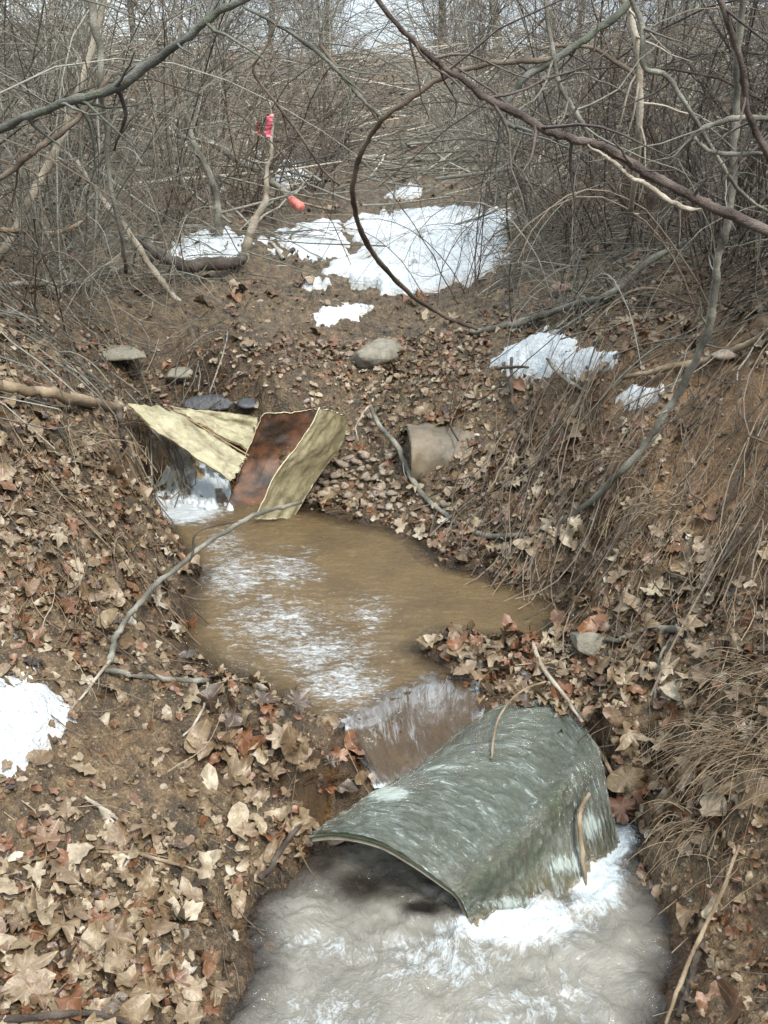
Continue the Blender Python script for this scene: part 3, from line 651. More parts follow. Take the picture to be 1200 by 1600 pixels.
snow([(420,272),(440,258),(480,268),(470,290),(430,288)], 'far snow fleck between the flagged sapling and painted log', .05, seed=13, rag=.05)
snow([(325,300),(340,290),(360,296),(352,306)], 'far snow fleck left of the flagged sapling', .05, seed=14, rag=.04)
snow([(385,232),(395,228),(420,236),(404,244)], 'highest small snow fleck by the pink ribbon', .04, seed=15, rag=.05)

# ------------------------------------------------------------------ named branches
def branch(name, pts, r, m, label, cat='branch', group=None, K=None, sides=8, knob=.15, twigs=0, tl=.25, ground=None, seed=0, parent=None):
    """pts: world points; r: radii in metres at those points"""
    P = np.array(pts, float); K = K or max(12, len(P)*6); C = cr(P, K); rr = np.maximum(cr(np.array(r, float)[:, None], K)[:, 0], .0008)
    rs = np.random.RandomState(seed + len(P))
    wobl = np.cumsum(rs.normal(size=(K, 3)), 0); wobl -= np.linspace(0, 1, K)[:, None]*wobl[-1]; C = C + wobl*rr.mean()*.2
    rr = rr*(1 + knob*rs.normal(size=K)*.6)
    V, Fq, ix = tubes(C[None], rr[None], sides)
    o = mesh_obj(name, V, add_caps(V, Fq, K, sides), M[m], attrs=dict(tone=.5 + .25*np.repeat(np.sin(np.arange(K)*.7+seed), sides)))
    if parent is not None: child(o, parent); return o
    tag(o, label, cat, group)
    if twigs:
        cs, rd = [], []
        for k in rs.randint(int(K*.12), K-1, twigs):
            tan = C[min(k+1, K-1)]-C[k-1]; tan /= np.linalg.norm(tan)+1e-9
            d = tan*.6 + rs.normal(size=3)*.6; d /= np.linalg.norm(d); ln = tl*rs.uniform(.4, 1.2)
            q = [C[k]]
            for s in range(7): d = d + rs.normal(size=3)*.16; d /= np.linalg.norm(d); q.append(q[-1]+d*ln/7)
            cs.append(q); rd.append(np.linspace(min(rr[k]*.5, .0035), .0007, 8))
        for c_, r_ in zip(cs, rd):
            V, Fq, ix = tubes(np.array(c_)[None], np.array(r_)[None], 4)
            mesh_obj('twig', V, Fq, M[m], o, attrs=dict(tone=np.full(len(V), rs.uniform(.3, .8))))
    return o
def PB(name, pp, rpx, m, label, **k):   # pp: (px,py,Y); rpx radii in photo pixels
    if not isinstance(rpx, (list, tuple)): rpx = [rpx]*len(pp)
    W = [at(*p) for p in pp]
    return branch(name, W, [a*w_[1]/F*.64 for a, w_ in zip(rpx, W)], m, label, **k)
def GB(name, pp, rpx, m, label, lift=.6, **k):  # lies on the ground at these pixels
    if not isinstance(rpx, (list, tuple)): rpx = [rpx]*len(pp)
    W = []; rr = []
    for p, a in zip(pp, rpx):
        q = on(p[0], p[1], (p[2] if len(p) > 2 else .012)); W.append(q); rr.append(a*q[1]/F*.85)
    return branch(name, W, rr, m, label, **k)
# overhead branches reach the bank outside the frame
PB('branch', [(-420,420,2.3),(-200,290,2.05),(0,205,1.9),(60,188,1.85),(120,168,1.8),(185,146,1.78),(240,105,1.75),(300,60,1.7),(350,22,1.68),(420,-30,1.65),(560,-160,1.6)], [14,12,9.5,9.5,10,11,10,9,8.5,8,3], 'green', 'thick green grey bough crossing the top left corner', twigs=14, tl=.2, seed=1)
PB('branch', [(186,140,1.79),(195,175,1.8),(190,205,1.82),(178,235,1.85)], [6,5,4,2], 'dark', 'short dark stub hanging under the thick green grey bough', seed=2)
PB('branch', [(540,-60,1.5),(588,-5,1.52),(625,42,1.54),(665,82,1.56),(705,112,1.57),(750,140,1.58),(800,170,1.6),(850,205,1.6),(895,222,1.6),(940,232,1.6),(985,262,1.6),(1030,285,1.6),(1080,308,1.6),(1130,330,1.6),(1200,362,1.6),(1330,430,1.65),(1480,560,1.8)], [3,5,5.5,6.5,7,8,9,9,9.5,10,11,11,11.5,12,13,15,16], 'red', 'long reddish branch sweeping from top centre to the right edge', twigs=22, tl=.3, seed=3)
PB('vine', [(918,226,1.58),(945,244,1.575),(968,258,1.575),(985,278,1.575),(1015,292,1.575),(1045,312,1.57),(1070,325,1.575),(1095,326,1.59)], [2,4,5.5,5,6,6.5,6,2], 'pale', 'pale twisted vine hugging the underside of the long reddish branch', cat='vine', seed=4)
PB('branch', [(1010,-30,2.3),(972,18,2.3),(925,52,2.3),(888,78,2.3),(855,97,2.3),(825,122,2.3),(800,152,2.3),(785,178,2.3),(800,200,2.3),(830,205,2.2)], [10,9,8,8,8,7.5,7,6,5,3], 'green', 'forked olive bough in the upper right thicket', twigs=8, seed=5)
PB('vine', [(868,88,2.3),(820,93,2.3),(770,95,2.3),(728,106,2.3),(690,122,2.32),(650,148,2.34),(612,178,2.36),(583,208,2.4),(562,245,2.45),(550,290,2.5),(553,335,2.6),(568,375,2.75),(592,412,2.95),(625,448,3.2),(665,478,3.45),(705,500,3.6),(745,514,3.7)], [6,6,6,6,6,6,6,6,6.5,6.5,6.5,6.5,6,6,5.5,5,5], 'brown', 'big looping brown vine curving down through the centre', cat='vine', seed=6)
PB('branch', [(1000,120,2.5),(930,78,2.5),(880,72,2.5),(840,78,2.45)], [5,5,4,2], 'brown', 'thin arching branch behind the forked olive bough', twigs=5, seed=7)
GB('branch', [(735,518,.02),(800,506,.03),(850,488,.05),(905,470,.06),(960,450,.07),(1030,400,.08),(1090,370,.1)], [5,6,6,6,6.5,6,5], 'gray', 'long tan branch lying on the right bank above the snow hump', seed=8, twigs=6)
W = [on(578,634,.10),on(594,664,.08),on(620,700,.06),on(642,748,.05),(on(680,790,.03)),on(738,830,.03),on(792,840,.03),on(850,824,.03),on(905,795,.04)] 
W += [at(962,742,2.66),at(1012,688,2.62),at(1060,618,2.58),at(1093,545,2.52),at(1110,480,2.48),at(1124,405,2.45),at(1137,335,2.42),at(1150,200,2.4),at(1155,80,2.35),at(1165,-60,2.3)]
branch('root', W, [.8*a*p[1]/F for a, p in zip([4,5,5.5,5.5,6,6,6,6.5,7,7,7,7.5,8,8,7.5,7.5,7,6.5,6], W)], 'gray', 'long grey brown root swooping from the clay pipe up the right bank', 'root', seed=9, K=150, twigs=10, tl=.2)
PB('vine', [(578,634,3.5),(572,640,3.48),(565,650,3.46),(556,668,3.44),(560,690,3.42)], [4,3,2.5,2,1.2], 'pale', 'pale curled root tip beside the upright culvert', cat='vine', seed=10)
GB('log', [(-160,575,.03),(-60,590,.02),(0,601,.07),(60,618,.07),(120,630,.07),(186,639,.08)], [10,10,10,10,10.5,10], 'straw', 'smooth brown log jutting from the left bank towards the yellow sheet', cat='log', seed=11, K=50, sides=12)
PB('stump', [(186,636,3.05),(190,660,3.05),(192,685,3.07),(190,705,3.1)], [9,8,7,5], 'red', 'broken dark stub hanging from the end of the brown log', cat='broken stub', seed=12, sides=9)
W = [on(172,1036,.01),on(186,990,.05),on(215,950,.08),at(262,898,2.5),at(330,845,2.72),at(400,805,2.95),at(470,785,3.15)]
branch('stick', W, [a*p[1]/F for a, p in zip([6,5.5,5,4.5,4,4,3], W)], 'gray', 'slender grey stick reaching diagonally over the brown pool', 'stick', seed=13, K=60)
W = [at(300,870,2.62),at(310,830,2.65),at(372,815,2.7)]
branch('stick', W, [.004,.0035,.002], 'dark', 'thin dark twig crossing the slender grey stick over the pool', 'stick', seed=14)
GB('stick', [(172,1032,.02),(150,1060,.02),(130,1085,.02),(112,1108,.02)], [4,3.5,3,2], 'pale', 'short forked pale twig above the speckled snow lump', cat='stick', seed=15, twigs=3, tl=.06)
GB('stick', [(162,1046,.015),(205,1052,.02),(250,1057,.02),(300,1062,.03),(325,1064,.03)], [6,5.5,5.5,6,6], 'gray', 'stout grey stick lying level on the left bank by the pool', cat='stick', seed=16)
GB('stick', [(325,1066,.04),(322,1095,.02),(305,1130,.02),(286,1150,.02)], [3,3,2.5,2], 'pale', 'pale bent twig dropping from the stout grey stick', cat='stick', seed=17)
GB('stick', [(150,1330,.01),(210,1334,.015),(265,1348,.015),(320,1362,.01)], [3,4,4,3.5], 'straw', 'tan stick half buried across the lower left bank', cat='stick', seed=18)
GB('stick', [(-60,1592,.02),(40,1588,.025),(110,1584,.025),(165,1588,.02),(205,1602,.015)], [9,9,8,7,5], 'dark', 'wet dark blue grey stick along the bottom left corner', cat='stick', seed=19, sides=10)
GB('stick', [(132,1245,.01),(160,1262,.015),(190,1285,.01)], [4,5,4], 'pale', 'short pale stick on the bare soil of the left bank', cat='stick', seed=20)
GB('stick', [(405,1372,.03),(430,1345,.04),(455,1310,.05),(470,1290,.04)], [7,7,6,4], 'dark', 'dark wet stick propped beside the trickle', cat='stick', seed=21)
GB('stick', [(945,1000,.02),(985,995,.03),(1030,985,.03),(1082,988,.02)], [5,7,8,6], 'gray', 'knobbly grey stick lying right of the pale flat stone', cat='stick', seed=22)
GB('stick', [(1050,992,.03),(1030,1030,.02),(1022,1100,.02)], [3,3.5,3], 'gray', 'thin stick dropping from the knobbly grey stick', cat='stick', seed=23)
GB('stick', [(832,1003,.03),(848,1040,.04),(880,1085,.04),(910,1128,.02)], [4,5,4.5,3], 'pale', 'pale straight stick slanting over the leaf dam', cat='stick', seed=24)
W = [aq(768,1186,.31),aq(776,1140,.37),aq(795,1102,.42),aq(822,1078,.45),aq(853,1065,.46)]
branch('twig', W, [.0028]*5, 'straw', 'arched tan twig bowing over the dam onto the pipe', 'twig', seed=25)
GB('stick', [(918,1150,.02),(945,1185,.03),(972,1235,.03),(982,1262,.02)], [4,5,4.5,3], 'straw', 'tan stick leaning down the bank right of the pipe', cat='stick', seed=26)
W = [aq(921,1240,.26),aq(908,1275,.20),aq(912,1320,.12),aq(916,1385,-.02)]
branch('stick', W, [.005,.006,.0055,.004], 'straw', 'upright brown stick standing in the churn beside the pipe', 'stick', seed=27, sides=9)
GB('stick', [(1040,1598,.02),(1062,1540,.03),(1090,1470,.04),(1125,1400,.05),(1155,1320,.05)], [4,5,5,5,4], 'straw', 'long tan reed stem lying up the lower right bank', cat='stick', seed=28)
GB('stick', [(1060,1590,.01),(1078,1530,.02),(1098,1470,.02)], [7,9,7], 'dark', 'dark rotten stick on the lower right bank', cat='stick', seed=29)
PB('branch', [(1118,-20,1.9),(1138,30,1.9),(1162,90,1.92),(1172,150,1.95),(1180,200,1.98),(1206,250,2.0),(1260,330,2.1)], [7,7,7.5,7.5,8,8,9], 'red', 'dark red branch dropping at the top right corner', seed=30, twigs=5)
PB('branch', [(1260,180,2.0),(1200,186,2.0),(1150,190,2.0),(1105,204,2.0),(1065,235,2.02),(1035,272,2.05)], [7,7,6.5,6,5,3], 'gray', 'grey forked limb curving in from the right edge', seed=31, twigs=6)
PB('branch', [(1220,242,2.0),(1170,242,2.0),(1125,242,2.0),(1098,228,2.0),(1085,215,2.0)], [4,5,5,4.5,4], 'gray', 'lower grey limb joining the forked limb at right', seed=32)
PB('branch', [(850,-20,1.9),(858,60,1.9),(866,105,1.9),(880,145,1.9),(902,180,1.9),(928,222,1.9)], [5,5,5.5,5.5,5.5,5], 'gray', 'pale grey stem curving down behind the long reddish branch', seed=33, twigs=6)
PB('branch', [(975,-20,2.1),(1000,40,2.1),(1005,100,2.1),(1040,115,2.1),(1072,160,2.1),(1120,240,2.15),(1160,300,2.2),(1200,330,2.25)], [6,6.5,6,6,5.5,5,4.5,4], 'gray', 'crooked grey stem zigzagging through the upper right thicket', seed=34, twigs=8)
PB('branch', [(965,-20,2.5),(990,60,2.5),(1000,160,2.5),(998,250,2.55),(985,330,2.7)], [9,9,8.5,8,8], 'pale', 'straight pale sapling stem in the upper right thicket', seed=35, twigs=8)
PB('branch', [(575,-20,1.9),(640,60,1.9),(675,95,1.9),(700,94,1.9)], [3,3.5,3,2], 'pale', 'thin pale twig beside the start of the long reddish branch', seed=36)
PB('branch', [(500,70,3.4),(540,118,3.4),(580,170,3.4),(600,200,3.4)], [4,4,3.5,3], 'brown', 'thin arching twig left of the looping vine', seed=37)
PB('branch', [(380,10,3),(430,35,3),(470,60,3),(520,105,3),(560,150,3),(600,185,3.0)], [4,4,4.5,4.5,4,3], 'green', 'slim green grey branch arching from top left to the looping vine', seed=38, twigs=8)
PB('branch', [(440,20,2.6),(415,70,2.6),(395,110,2.6),(430,160,2.62),(470,215,2.65),(500,260,2.7),(530,290,2.75)], [3,3,3.2,3,3,2.5,2], 'brown', 'drooping thin branch right of the pink ribbon', seed=39, twigs=10)
PB('branch', [(-60,305,2.6),(0,276,2.6),(40,245,2.6),(85,215,2.6),(125,180,2.6),(170,120,2.6)], [8,7.5,7,6.5,5.5,4], 'brown', 'brown limb slanting across the left edge below the bough', seed=40, twigs=8)
PB('trunk', [(135,-40,3.6),(146,30,3.6),(158,80,3.6),(152,140,3.6),(165,200,3.7),(172,290,3.75),(190,370,3.8),(196,425,4.0)], [9,9,8,7,6,5.5,5,5], 'gray', 'grey vine stem hanging near the top left corner', cat='vine', seed=41)
def atY(px, py, Y):
    d = ray(px, py); return CAM + d * (Y / d[1])
def stand(px_b, py_b, pts, r, m, label, **k):
    b = on(px_b, py_b, -.02); Y = b[1]; return branch(k.pop('name', 'sapling'), [b] + [atY(p[0], p[1], Y + (p[2] if len(p) > 2 else 0)) for p in pts], [.7*a*Y/F for a in r], m, label, k.pop('cat', 'sapling'), **k)
stand(-10, 415, [(30,350),(60,290),(85,235),(110,185),(150,60),(170,-40)], [10,10,9.5,9,8,6,5], 'pale', 'pale leaning sapling trunk at the left edge', seed=42, twigs=10, sides=10)
stand(292, 478, [(262,450),(235,420),(212,385),(180,340),(150,300),(120,250)], [6,7,7,7,6,5,3], 'pale', 'whitish leaning sapling left of the big dark log', seed=43, twigs=8)
stand(378, 418, [(386,385),(398,350),(412,322),(416,290),(421,250),(423,205),(421,160)], [9,10,9,7.5,5,4,3,2], 'pale', 'bleached sapling with the pink ribbon tied near its tip', seed=44, twigs=5, cat='flagged sapling')
stand(345, 378, [(340,340),(335,300),(322,260),(300,215),(285,170)], [8,8,7,7,6,4], 'gray', 'grey sapling just left of the flagged sapling', seed=45, twigs=8)
GB('log', [(215,372,.05),(240,398,.04),(275,420,.04),(320,424,.05),(358,416,.05),(382,404,.05)], [6,8,11,12,10,8], 'dark', 'big dark curved log at the foot of the flagged sapling', cat='log', seed=46, K=50, sides=12)
t_ = PB('log', [(235,168,7.4),(290,205,7.1),(350,240,6.8),(410,278,6.4),(470,326,5.9)], [7,8,8,8.5,9], 'gray', 'long fallen log with a pink painted end on the slope', cat='log', seed=47, K=40, sides=10)
GB('stick', [(-30,443,.05),(40,444,.05),(100,440,.05),(160,428,.06),(218,404,.06)], [4,5,5,4.5,3.5], 'gray', 'long pale grey stick lying level at the left edge', cat='stick', seed=48)
GB('stick', [(-40,355,.2),(30,360,.22),(90,362,.2),(120,350,.2),(150,330,.2)], [4,4.5,4.5,4,3], 'straw', 'bowed tan stick over the left thicket', cat='stick', seed=49)
GB('stick', [(560,246,.1),(640,247,.1),(720,250,.1),(800,252,.1)], [4,4,4,3], 'gray', 'long level stick high on the far slope behind the vine', cat='stick', seed=50)
GB('stick', [(402,795,.0),(420,798,.0),(440,797,.0)], [1,1,1], 'gray', 'thin twig lying at the foot of the upright culvert', cat='stick', seed=51)
GB('stick', [(800,560,.07),(800,590,.05),(803,620,.03),(806,645,.02)], [3,3.5,3.5,3], 'dark', 'dark upright twig standing before the clean snow hump', cat='stick', seed=52)
GB('stick', [(775,576,.06),(800,575,.07),(826,574,.06)], [2.5,3,2], 'dark', 'dark cross twig laid over the clean snow hump', cat='stick', seed=53)
GB('stick', [(855,560,.05),(872,580,.05),(895,600,.03),(915,612,.02)], [3,4,4,3], 'gray', 'grey twig slanting over the lower edge of the snow hump', cat='stick', seed=54)
GB('stick', [(980,590,.05),(1040,575,.06),(1100,560,.08),(1180,530,.1),(1240,500,.1)], [6,7,7,8,8], 'straw', 'thick tan root lying level on the right bank', cat='root', name_='') if False else None
GB('root', [(975,592,.03),(1040,575,.05),(1100,560,.05),(1160,540,.05),(1230,505,.05)], [4,6,7,7,7], 'straw', 'thick tan root lying on the right bank beyond the swooping root', cat='root', seed=55)

# painted log end, ribbon
def ribbon(name, Pc, w_, label, cat, col, seed):
    m, t, b = mat(name + '_plastic'); c = mix(t, ramp(t, noise(t, pos(t), 60, 2), [(.4,(0,)),(.6,(1,))]), col, tuple(c*.7 for c in col)); L(t, c, b.inputs['Base Color']); b.inputs['Roughness'].default_value = .4
    C = cr(np.array(Pc), 24); rs = np.random.RandomState(seed); rows = []
    side = np.array([1., .3, 0.]); a = 0
    for k in range(24):
        a += rs.uniform(-.35, .45); d = np.array([math.cos(a), math.sin(a), .2*math.sin(a*2)]); rows.append([C[k]-d*w_, C[k]+d*w_*.2, C[k]+d*w_])
    P = np.array(rows); P = P + rs.normal(size=P.shape)*w_*.15
    V = np.concatenate([P.reshape(-1, 3), P.reshape(-1, 3) + [0, .0015, 0]]); f = grid_faces(24, 3)
    o = mesh_obj(name, V, np.concatenate([f, f[:, ::-1]+72]), m); return tag(o, label, cat)
Yf = on(378, 418)[1]
ribbon('ribbon', [atY(425,178,Yf-.01),atY(420,186,Yf-.03),atY(421,195,Yf-.03),atY(419,206,Yf-.02),atY(421,216,Yf-.03)], .017, 'bright pink plastic ribbon tied to the bleached sapling tip', 'ribbon', (.50,.10,.14), 3)
ribbon('ribbon', [atY(405,192,Yf+.1),atY(402,200,Yf+.1),atY(404,212,Yf+.1)], .014, 'faded dark orange scrap of ribbon left of the pink ribbon', 'ribbon', (.17,.05,.03), 5)
m_, tt_, b_ = mat('pink_paint'); b_.inputs['Base Color'].default_value = (.55,.16,.13,1); b_.inputs['Roughness'].default_value = .6
e0, e1 = at(455,313,6.02), at(468,322,5.9)
V, Fq, ix = tubes(cr(np.array([e0, e1, e1 + (e1-e0)*.1]), 8)[None], np.array([[.030]*7 + [.028]]), 12)
po = mesh_obj('painted_end', V, add_caps(V, Fq, 8, 12), m_, t_, label_ := None) if False else mesh_obj('painted_end', V, add_caps(V, Fq, 8, 12), m_, t_)
po['label'] = 'pink painted log end'

# ------------------------------------------------------------------ shrubs
def grow(rs, base, n_stem, height, spread, droop, r0, n_tw, tw_len, lean=(0, 0), K=14, sub=3):
    """returns stems (N,K,3), radii, twigs, radii"""
    st, sr, tw, tr = [], [], [], []
    for s in range(n_stem):
        a = rs.uniform(0, 2*math.pi); out = rs.uniform(.1, 1)*spread
        d = np.array([math.cos(a)*out+lean[0], math.sin(a)*out+lean[1], 1.0]); d /= np.linalg.norm(d)
        ln = height*rs.uniform(.55, 1.25); p = base + np.array([rs.normal()*.10, rs.normal()*.10, -.05]); q = [p]
        bend = rs.normal(size=3)*.05
        for k in range(K-1):
            d = d + bend + rs.normal(size=3)*.085; d[2] -= droop*(k/K)*.35; d /= np.linalg.norm(d); q.append(q[-1]+d*ln/(K-1))
        q = np.array(q); r = r0*rs.uniform(.5, 1.2)*np.linspace(1, .22, K)**.8
        st.append(q); sr.append(r)
        for j in range(n_tw):
            k = rs.randint(2, K); d2 = (q[min(k, K-1)]-q[k-1]); d2 /= np.linalg.norm(d2)+1e-9
            d2 = d2*.7 + rs.normal(size=3)*.55; d2 /= np.linalg.norm(d2); l2 = tw_len*rs.uniform(.35, 1.3)
            o = [q[k-1]]
            for m in range(7): d2 = d2 + rs.normal(size=3)*.15; d2[2] -= .03*droop; d2 /= np.linalg.norm(d2); o.append(o[-1]+d2*l2/7)
            o = np.array(o); tw.append(o); rk = min(r[k-1]*.6, .0045); tr.append(np.linspace(rk, rk*.3, 8))
            for z in range(sub if rs.rand() < .7 else 0):
                kk = rs.randint(1, 7); d3 = o[kk+1]-o[kk]; d3 /= np.linalg.norm(d3)+1e-9; d3 = d3*.7+rs.normal(size=3)*.5; d3 /= np.linalg.norm(d3); l3 = l2*rs.uniform(.25, .55)
                e = [o[kk]]
                for m in range(7): d3 = d3 + rs.normal(size=3)*.12; d3 /= np.linalg.norm(d3); e.append(e[-1]+d3*l3/7)
                tw.append(np.array(e)); tr.append(np.linspace(rk*.45, rk*.2, 8))
    return np.array(st), np.array(sr), np.array(tw), np.array(tr)
def shrub(base, seed, label, m='gray', n=10, h=1.6, spread=.5, droop=.5, r0=.007, ntw=9, tl=.45, lean=(0, 0), group=None, name='shrub', cat='shrub', sub=3, minr=.0):
    rs = np.random.RandomState(seed); base = np.array(base, float)
    a, b, c, d = grow(rs, base, n, h, spread, droop, r0, ntw, tl, lean, sub=sub)
    b = np.maximum(b, minr); d = np.maximum(d, minr*.8)
    t = empty(name, base, label, cat, group)
    V, Fq, ix = tubes(a, b, 5); tn = rs.rand(len(a)); child(mesh_obj('stems', V, Fq, M[m], attrs=dict(tone=tn[ix])), t)
    V, Fq, ix = tubes(c, d, 3); tn = rs.rand(len(c)); child(mesh_obj('twigs', V, Fq, M[m], attrs=dict(tone=tn[ix])), t)
    return t
def gxy(x, y):
    x, y = x*KS, y*KS; return (x, y, float(H(np.array([x]), np.array([y]))[0]))
# right bank thicket
RS = [(.95,4.3,'brown'),(1.15,3.7,'gray'),(1.35,4.1,'red'),(1.5,3.3,'brown'),(1.7,3.9,'gray'),(1.2,4.9,'brown'),(.8,5.3,'gray'),(1.9,4.8,'red'),(1.5,5.4,'gray'),(1.1,6.2,'brown'),(2.1,3.4,'gray'),(1.75,2.9,'brown'),(.75,6.4,'gray'),(1.45,2.9,'red'),(2.3,5.8,'brown')]
hues = {'dark': 'dark', 'brown': 'brown', 'gray': 'grey', 'red': 'reddish'}
rn = ['at the snow edge above the clean snow hump','behind the long tan lying branch','with dense twigs mid way up the right bank','arching over the swooping root top','beside the right edge of the picture','at the back right corner of the largest snow patch','overhanging the right side of the largest snow patch','deep in the upper right thicket','behind the straight pale sapling stem','on the far rim right of the largest snow','by the dark red branch at top right','close under the grey forked limb','farthest along the snow edge','just beneath the crooked grey stem','last in the row up the right slope']
for i, ((x, y, m), wd) in enumerate(zip(RS, rn)):
    m = 'dark' if i%4 == 1 else m
    shrub(gxy(x, y), 200+i, f'bare {hues[m]} shrub {wd}', m, 20, 2.0, .45, .6, .0055, 12, .5, (-.18, -.05), 'bare shrubs on the right bank')
LS = [(-1.3,4.3,'gray'),(-1.7,4.0,'brown'),(-1.5,5.0,'gray'),(-1.95,4.7,'gray'),(-1.1,5.6,'brown'),(-2.3,5.4,'gray'),(-1.6,6.0,'brown'),(-.8,6.4,'gray'),(-2.1,3.7,'brown'),(-1.2,7.0,'gray'),(-2.6,6.4,'brown'),(-.5,7.6,'brown'),(-1.9,7.4,'gray')]
ln_ = ['above the log that juts from the left bank','at the left edge over the leaning pale sapling','behind the whitish leaning sapling','thickest in the left thicket','left of the big dark curved log','high at the left edge','under the thick green grey bough','left of the pink painted log end','nearest the brown slanting limb','behind the grey sapling','at the top left corner','between the ribbon and the far snow fleck','below the hanging grey vine stem']
for i, ((x, y, m), wd) in enumerate(zip(LS, ln_)):
    m = ['gray','brown','dark'][i%3] if i%2 else m
    shrub(gxy(x, y), 300+i, f'bare {hues[m]} shrub {wd}', m, 22, 2.1, .6, .7, .0055, 12, .5, (.12, -.1), 'bare shrubs on the left bank')
for i, (x, y, m, le, lb) in enumerate([(.72,4.05,'gray',(-.1,-.3),'low grey shrub trailing its twigs over the clean snow hump'),(1.05,3.35,'brown',(-.2,-.3),'low brown shrub hanging down the bank right of the snow hump'),(1.3,2.95,'gray',(-.3,-.2),'drooping grey shrub crossing behind the swooping root'),
        (-1.0,4.8,'gray',(.2,-.4),'low grey shrub hanging before the big dark curved log'),(-1.3,3.75,'brown',(.3,-.4),'low brown shrub drooping above the feeder stream'),(.95,5.0,'brown',(-.4,-.3),'dense drooping brown shrub at the right flank of the largest snow')]):
    shrub(gxy(x, y), 450+i, lb, m, 14, 1.15, .9, 1.3, .0036, 10, .4, le, 'low shrubs on the banks')
# overhead/near shrubs whose twigs fall in front
shrub(gxy(-1.55,2.6), 401, 'tall bare grey shrub leaning in from beyond the left edge', 'gray', 9, 2.0, .35, .9, .006, 8, .5, (.25, .2), 'bare shrubs on the left bank')
shrub(gxy(1.75,2.4), 402, 'tall bare brown shrub leaning in from beyond the right edge', 'brown', 9, 2.0, .35, .8, .006, 8, .5, (-.3, .2), 'bare shrubs on the right bank')
shrub(gxy(.35,4.6), 403, 'wispy thin reddish shrub drooping over the largest snow patch', 'red', 9, 1.3, .7, .9, .0035, 9, .4, (.0, -.1), None)
shrub(gxy(.75,4.75), 404, 'wispy brown shrub bending across the right half of the snow', 'brown', 9, 1.3, .8, .9, .0035, 9, .4, (-.15, -.1), None)
# far slope
FS = []
rf = np.random.RandomState(77)
far_w = ['in the first far row','in the second far row','in the third far row','in the fourth far row','in the last row under the skyline']
posw = ['at the far left','left of the painted log','above the painted log','behind the pink ribbon','behind the looping vine','above the largest snow patch','right of the centre gap','behind the forked olive bough','behind the pale sapling stem','at the far right']
for r_, (yy, hh) in enumerate([(8.6,1.6),(10.5,2.0),(13,2.5),(16.5,2.8),(20,3.2)]):
    for c_ in range(10):
        x = (c_-4.5)*yy*.105 + rf.normal()*.15
        if r_ == 0 and 3 < c_ < 7: hh_ = 1.0
        else: hh_ = hh
        if c_ in (5,6) : hh_ *= .75
        mm = ['gray','brown','gray','red'][rf.randint(4)]
        shrub(gxy(x, yy + rf.normal()*.4), 500+r_*10+c_, f'bare {hues[mm]} shrub {posw[c_]} {far_w[r_]}', mm, 14, hh_*1.15, .5, .35, .009, 9, hh_*.3, group='bare shrubs on the far slope', minr=yy*.00022, sub=2)
# skyline trees
for k_, nm_ in enumerate(['leftmost','second','third','fourth','fifth','sixth','seventh','eighth','ninth','tenth','eleventh','rightmost']):
    shrub(gxy((k_-5.5)*1.75 + rf.normal()*.3, 22.5 + rf.uniform(-1, 1.5)), 700+k_, f'tall bare shrub closing the skyline, {nm_} from the left in the hindmost row', ['gray','brown'][k_%2], 10, 3.2, .6, .3, .012, 10, 1.3, group='bare shrubs on the skyline', minr=.006, sub=3)
for i in range(16):
    x = (i-7.5)*1.9 + rf.normal()*.5; y = 22 + rf.uniform(-3, 6); b = np.array(gxy(x, y)); hgt = rf.uniform(6, 10)
    t = empty('tree', b, f'bare slender tree {["standing pale","standing dark","leaning thin","forked grey"][i%4]} on the skyline, {["first","second","third","fourth","fifth","sixth","seventh","eighth","ninth","tenth","eleventh","twelfth","thirteenth","fourteenth","fifteenth","sixteenth"][i]} from the left', 'tree', 'bare trees on the skyline')
    K = 14; q = [b - [0, 0, .1]]; d = np.array([rf.normal()*.05, 0, 1.])
    for k in range(K-1): d = d + rf.normal(size=3)*.04; d /= np.linalg.norm(d); q.append(q[-1]+d*hgt/(K-1))
    q = np.array(q); rr = np.linspace(.09, .02, K)*rf.uniform(.7, 1.4)
    V, Fq, ix = tubes(q[None], rr[None], 8); child(mesh_obj('trunk', V, Fq, M['gray'], attrs=dict(tone=np.full(len(V), rf.rand()*.5))), t)
    cs, rd = [], []
    for k in range(60):
        kk = rf.randint(2, K-1); d = np.array([rf.normal(), rf.normal(), rf.uniform(.1, 1.2)]); d /= np.linalg.norm(d); l2 = rf.uniform(.8, 2.4); o = [q[kk]]
        for m in range(9): d = d + rf.normal(size=3)*.14; d /= np.linalg.norm(d); o.append(o[-1]+d*l2/9)
        cs.append(o); rd.append(np.linspace(.018, .006, 10))
        for z in range(5):
            k3 = rf.randint(2, 9); d3 = d + rf.normal(size=3)*.7; d3 /= np.linalg.norm(d3); e = [o[k3]]
            for m in range(9): d3 = d3 + rf.normal(size=3)*.12; d3 /= np.linalg.norm(d3); e.append(e[-1]+d3*l2*.05)
            cs.append(e); rd.append(np.linspace(.009, .004, 10))
    V, Fq, ix = tubes(np.array(cs), np.array(rd), 3); tn = rf.rand(len(cs)); child(mesh_obj('crown', V, Fq, M['gray'], attrs=dict(tone=tn[ix])), t)

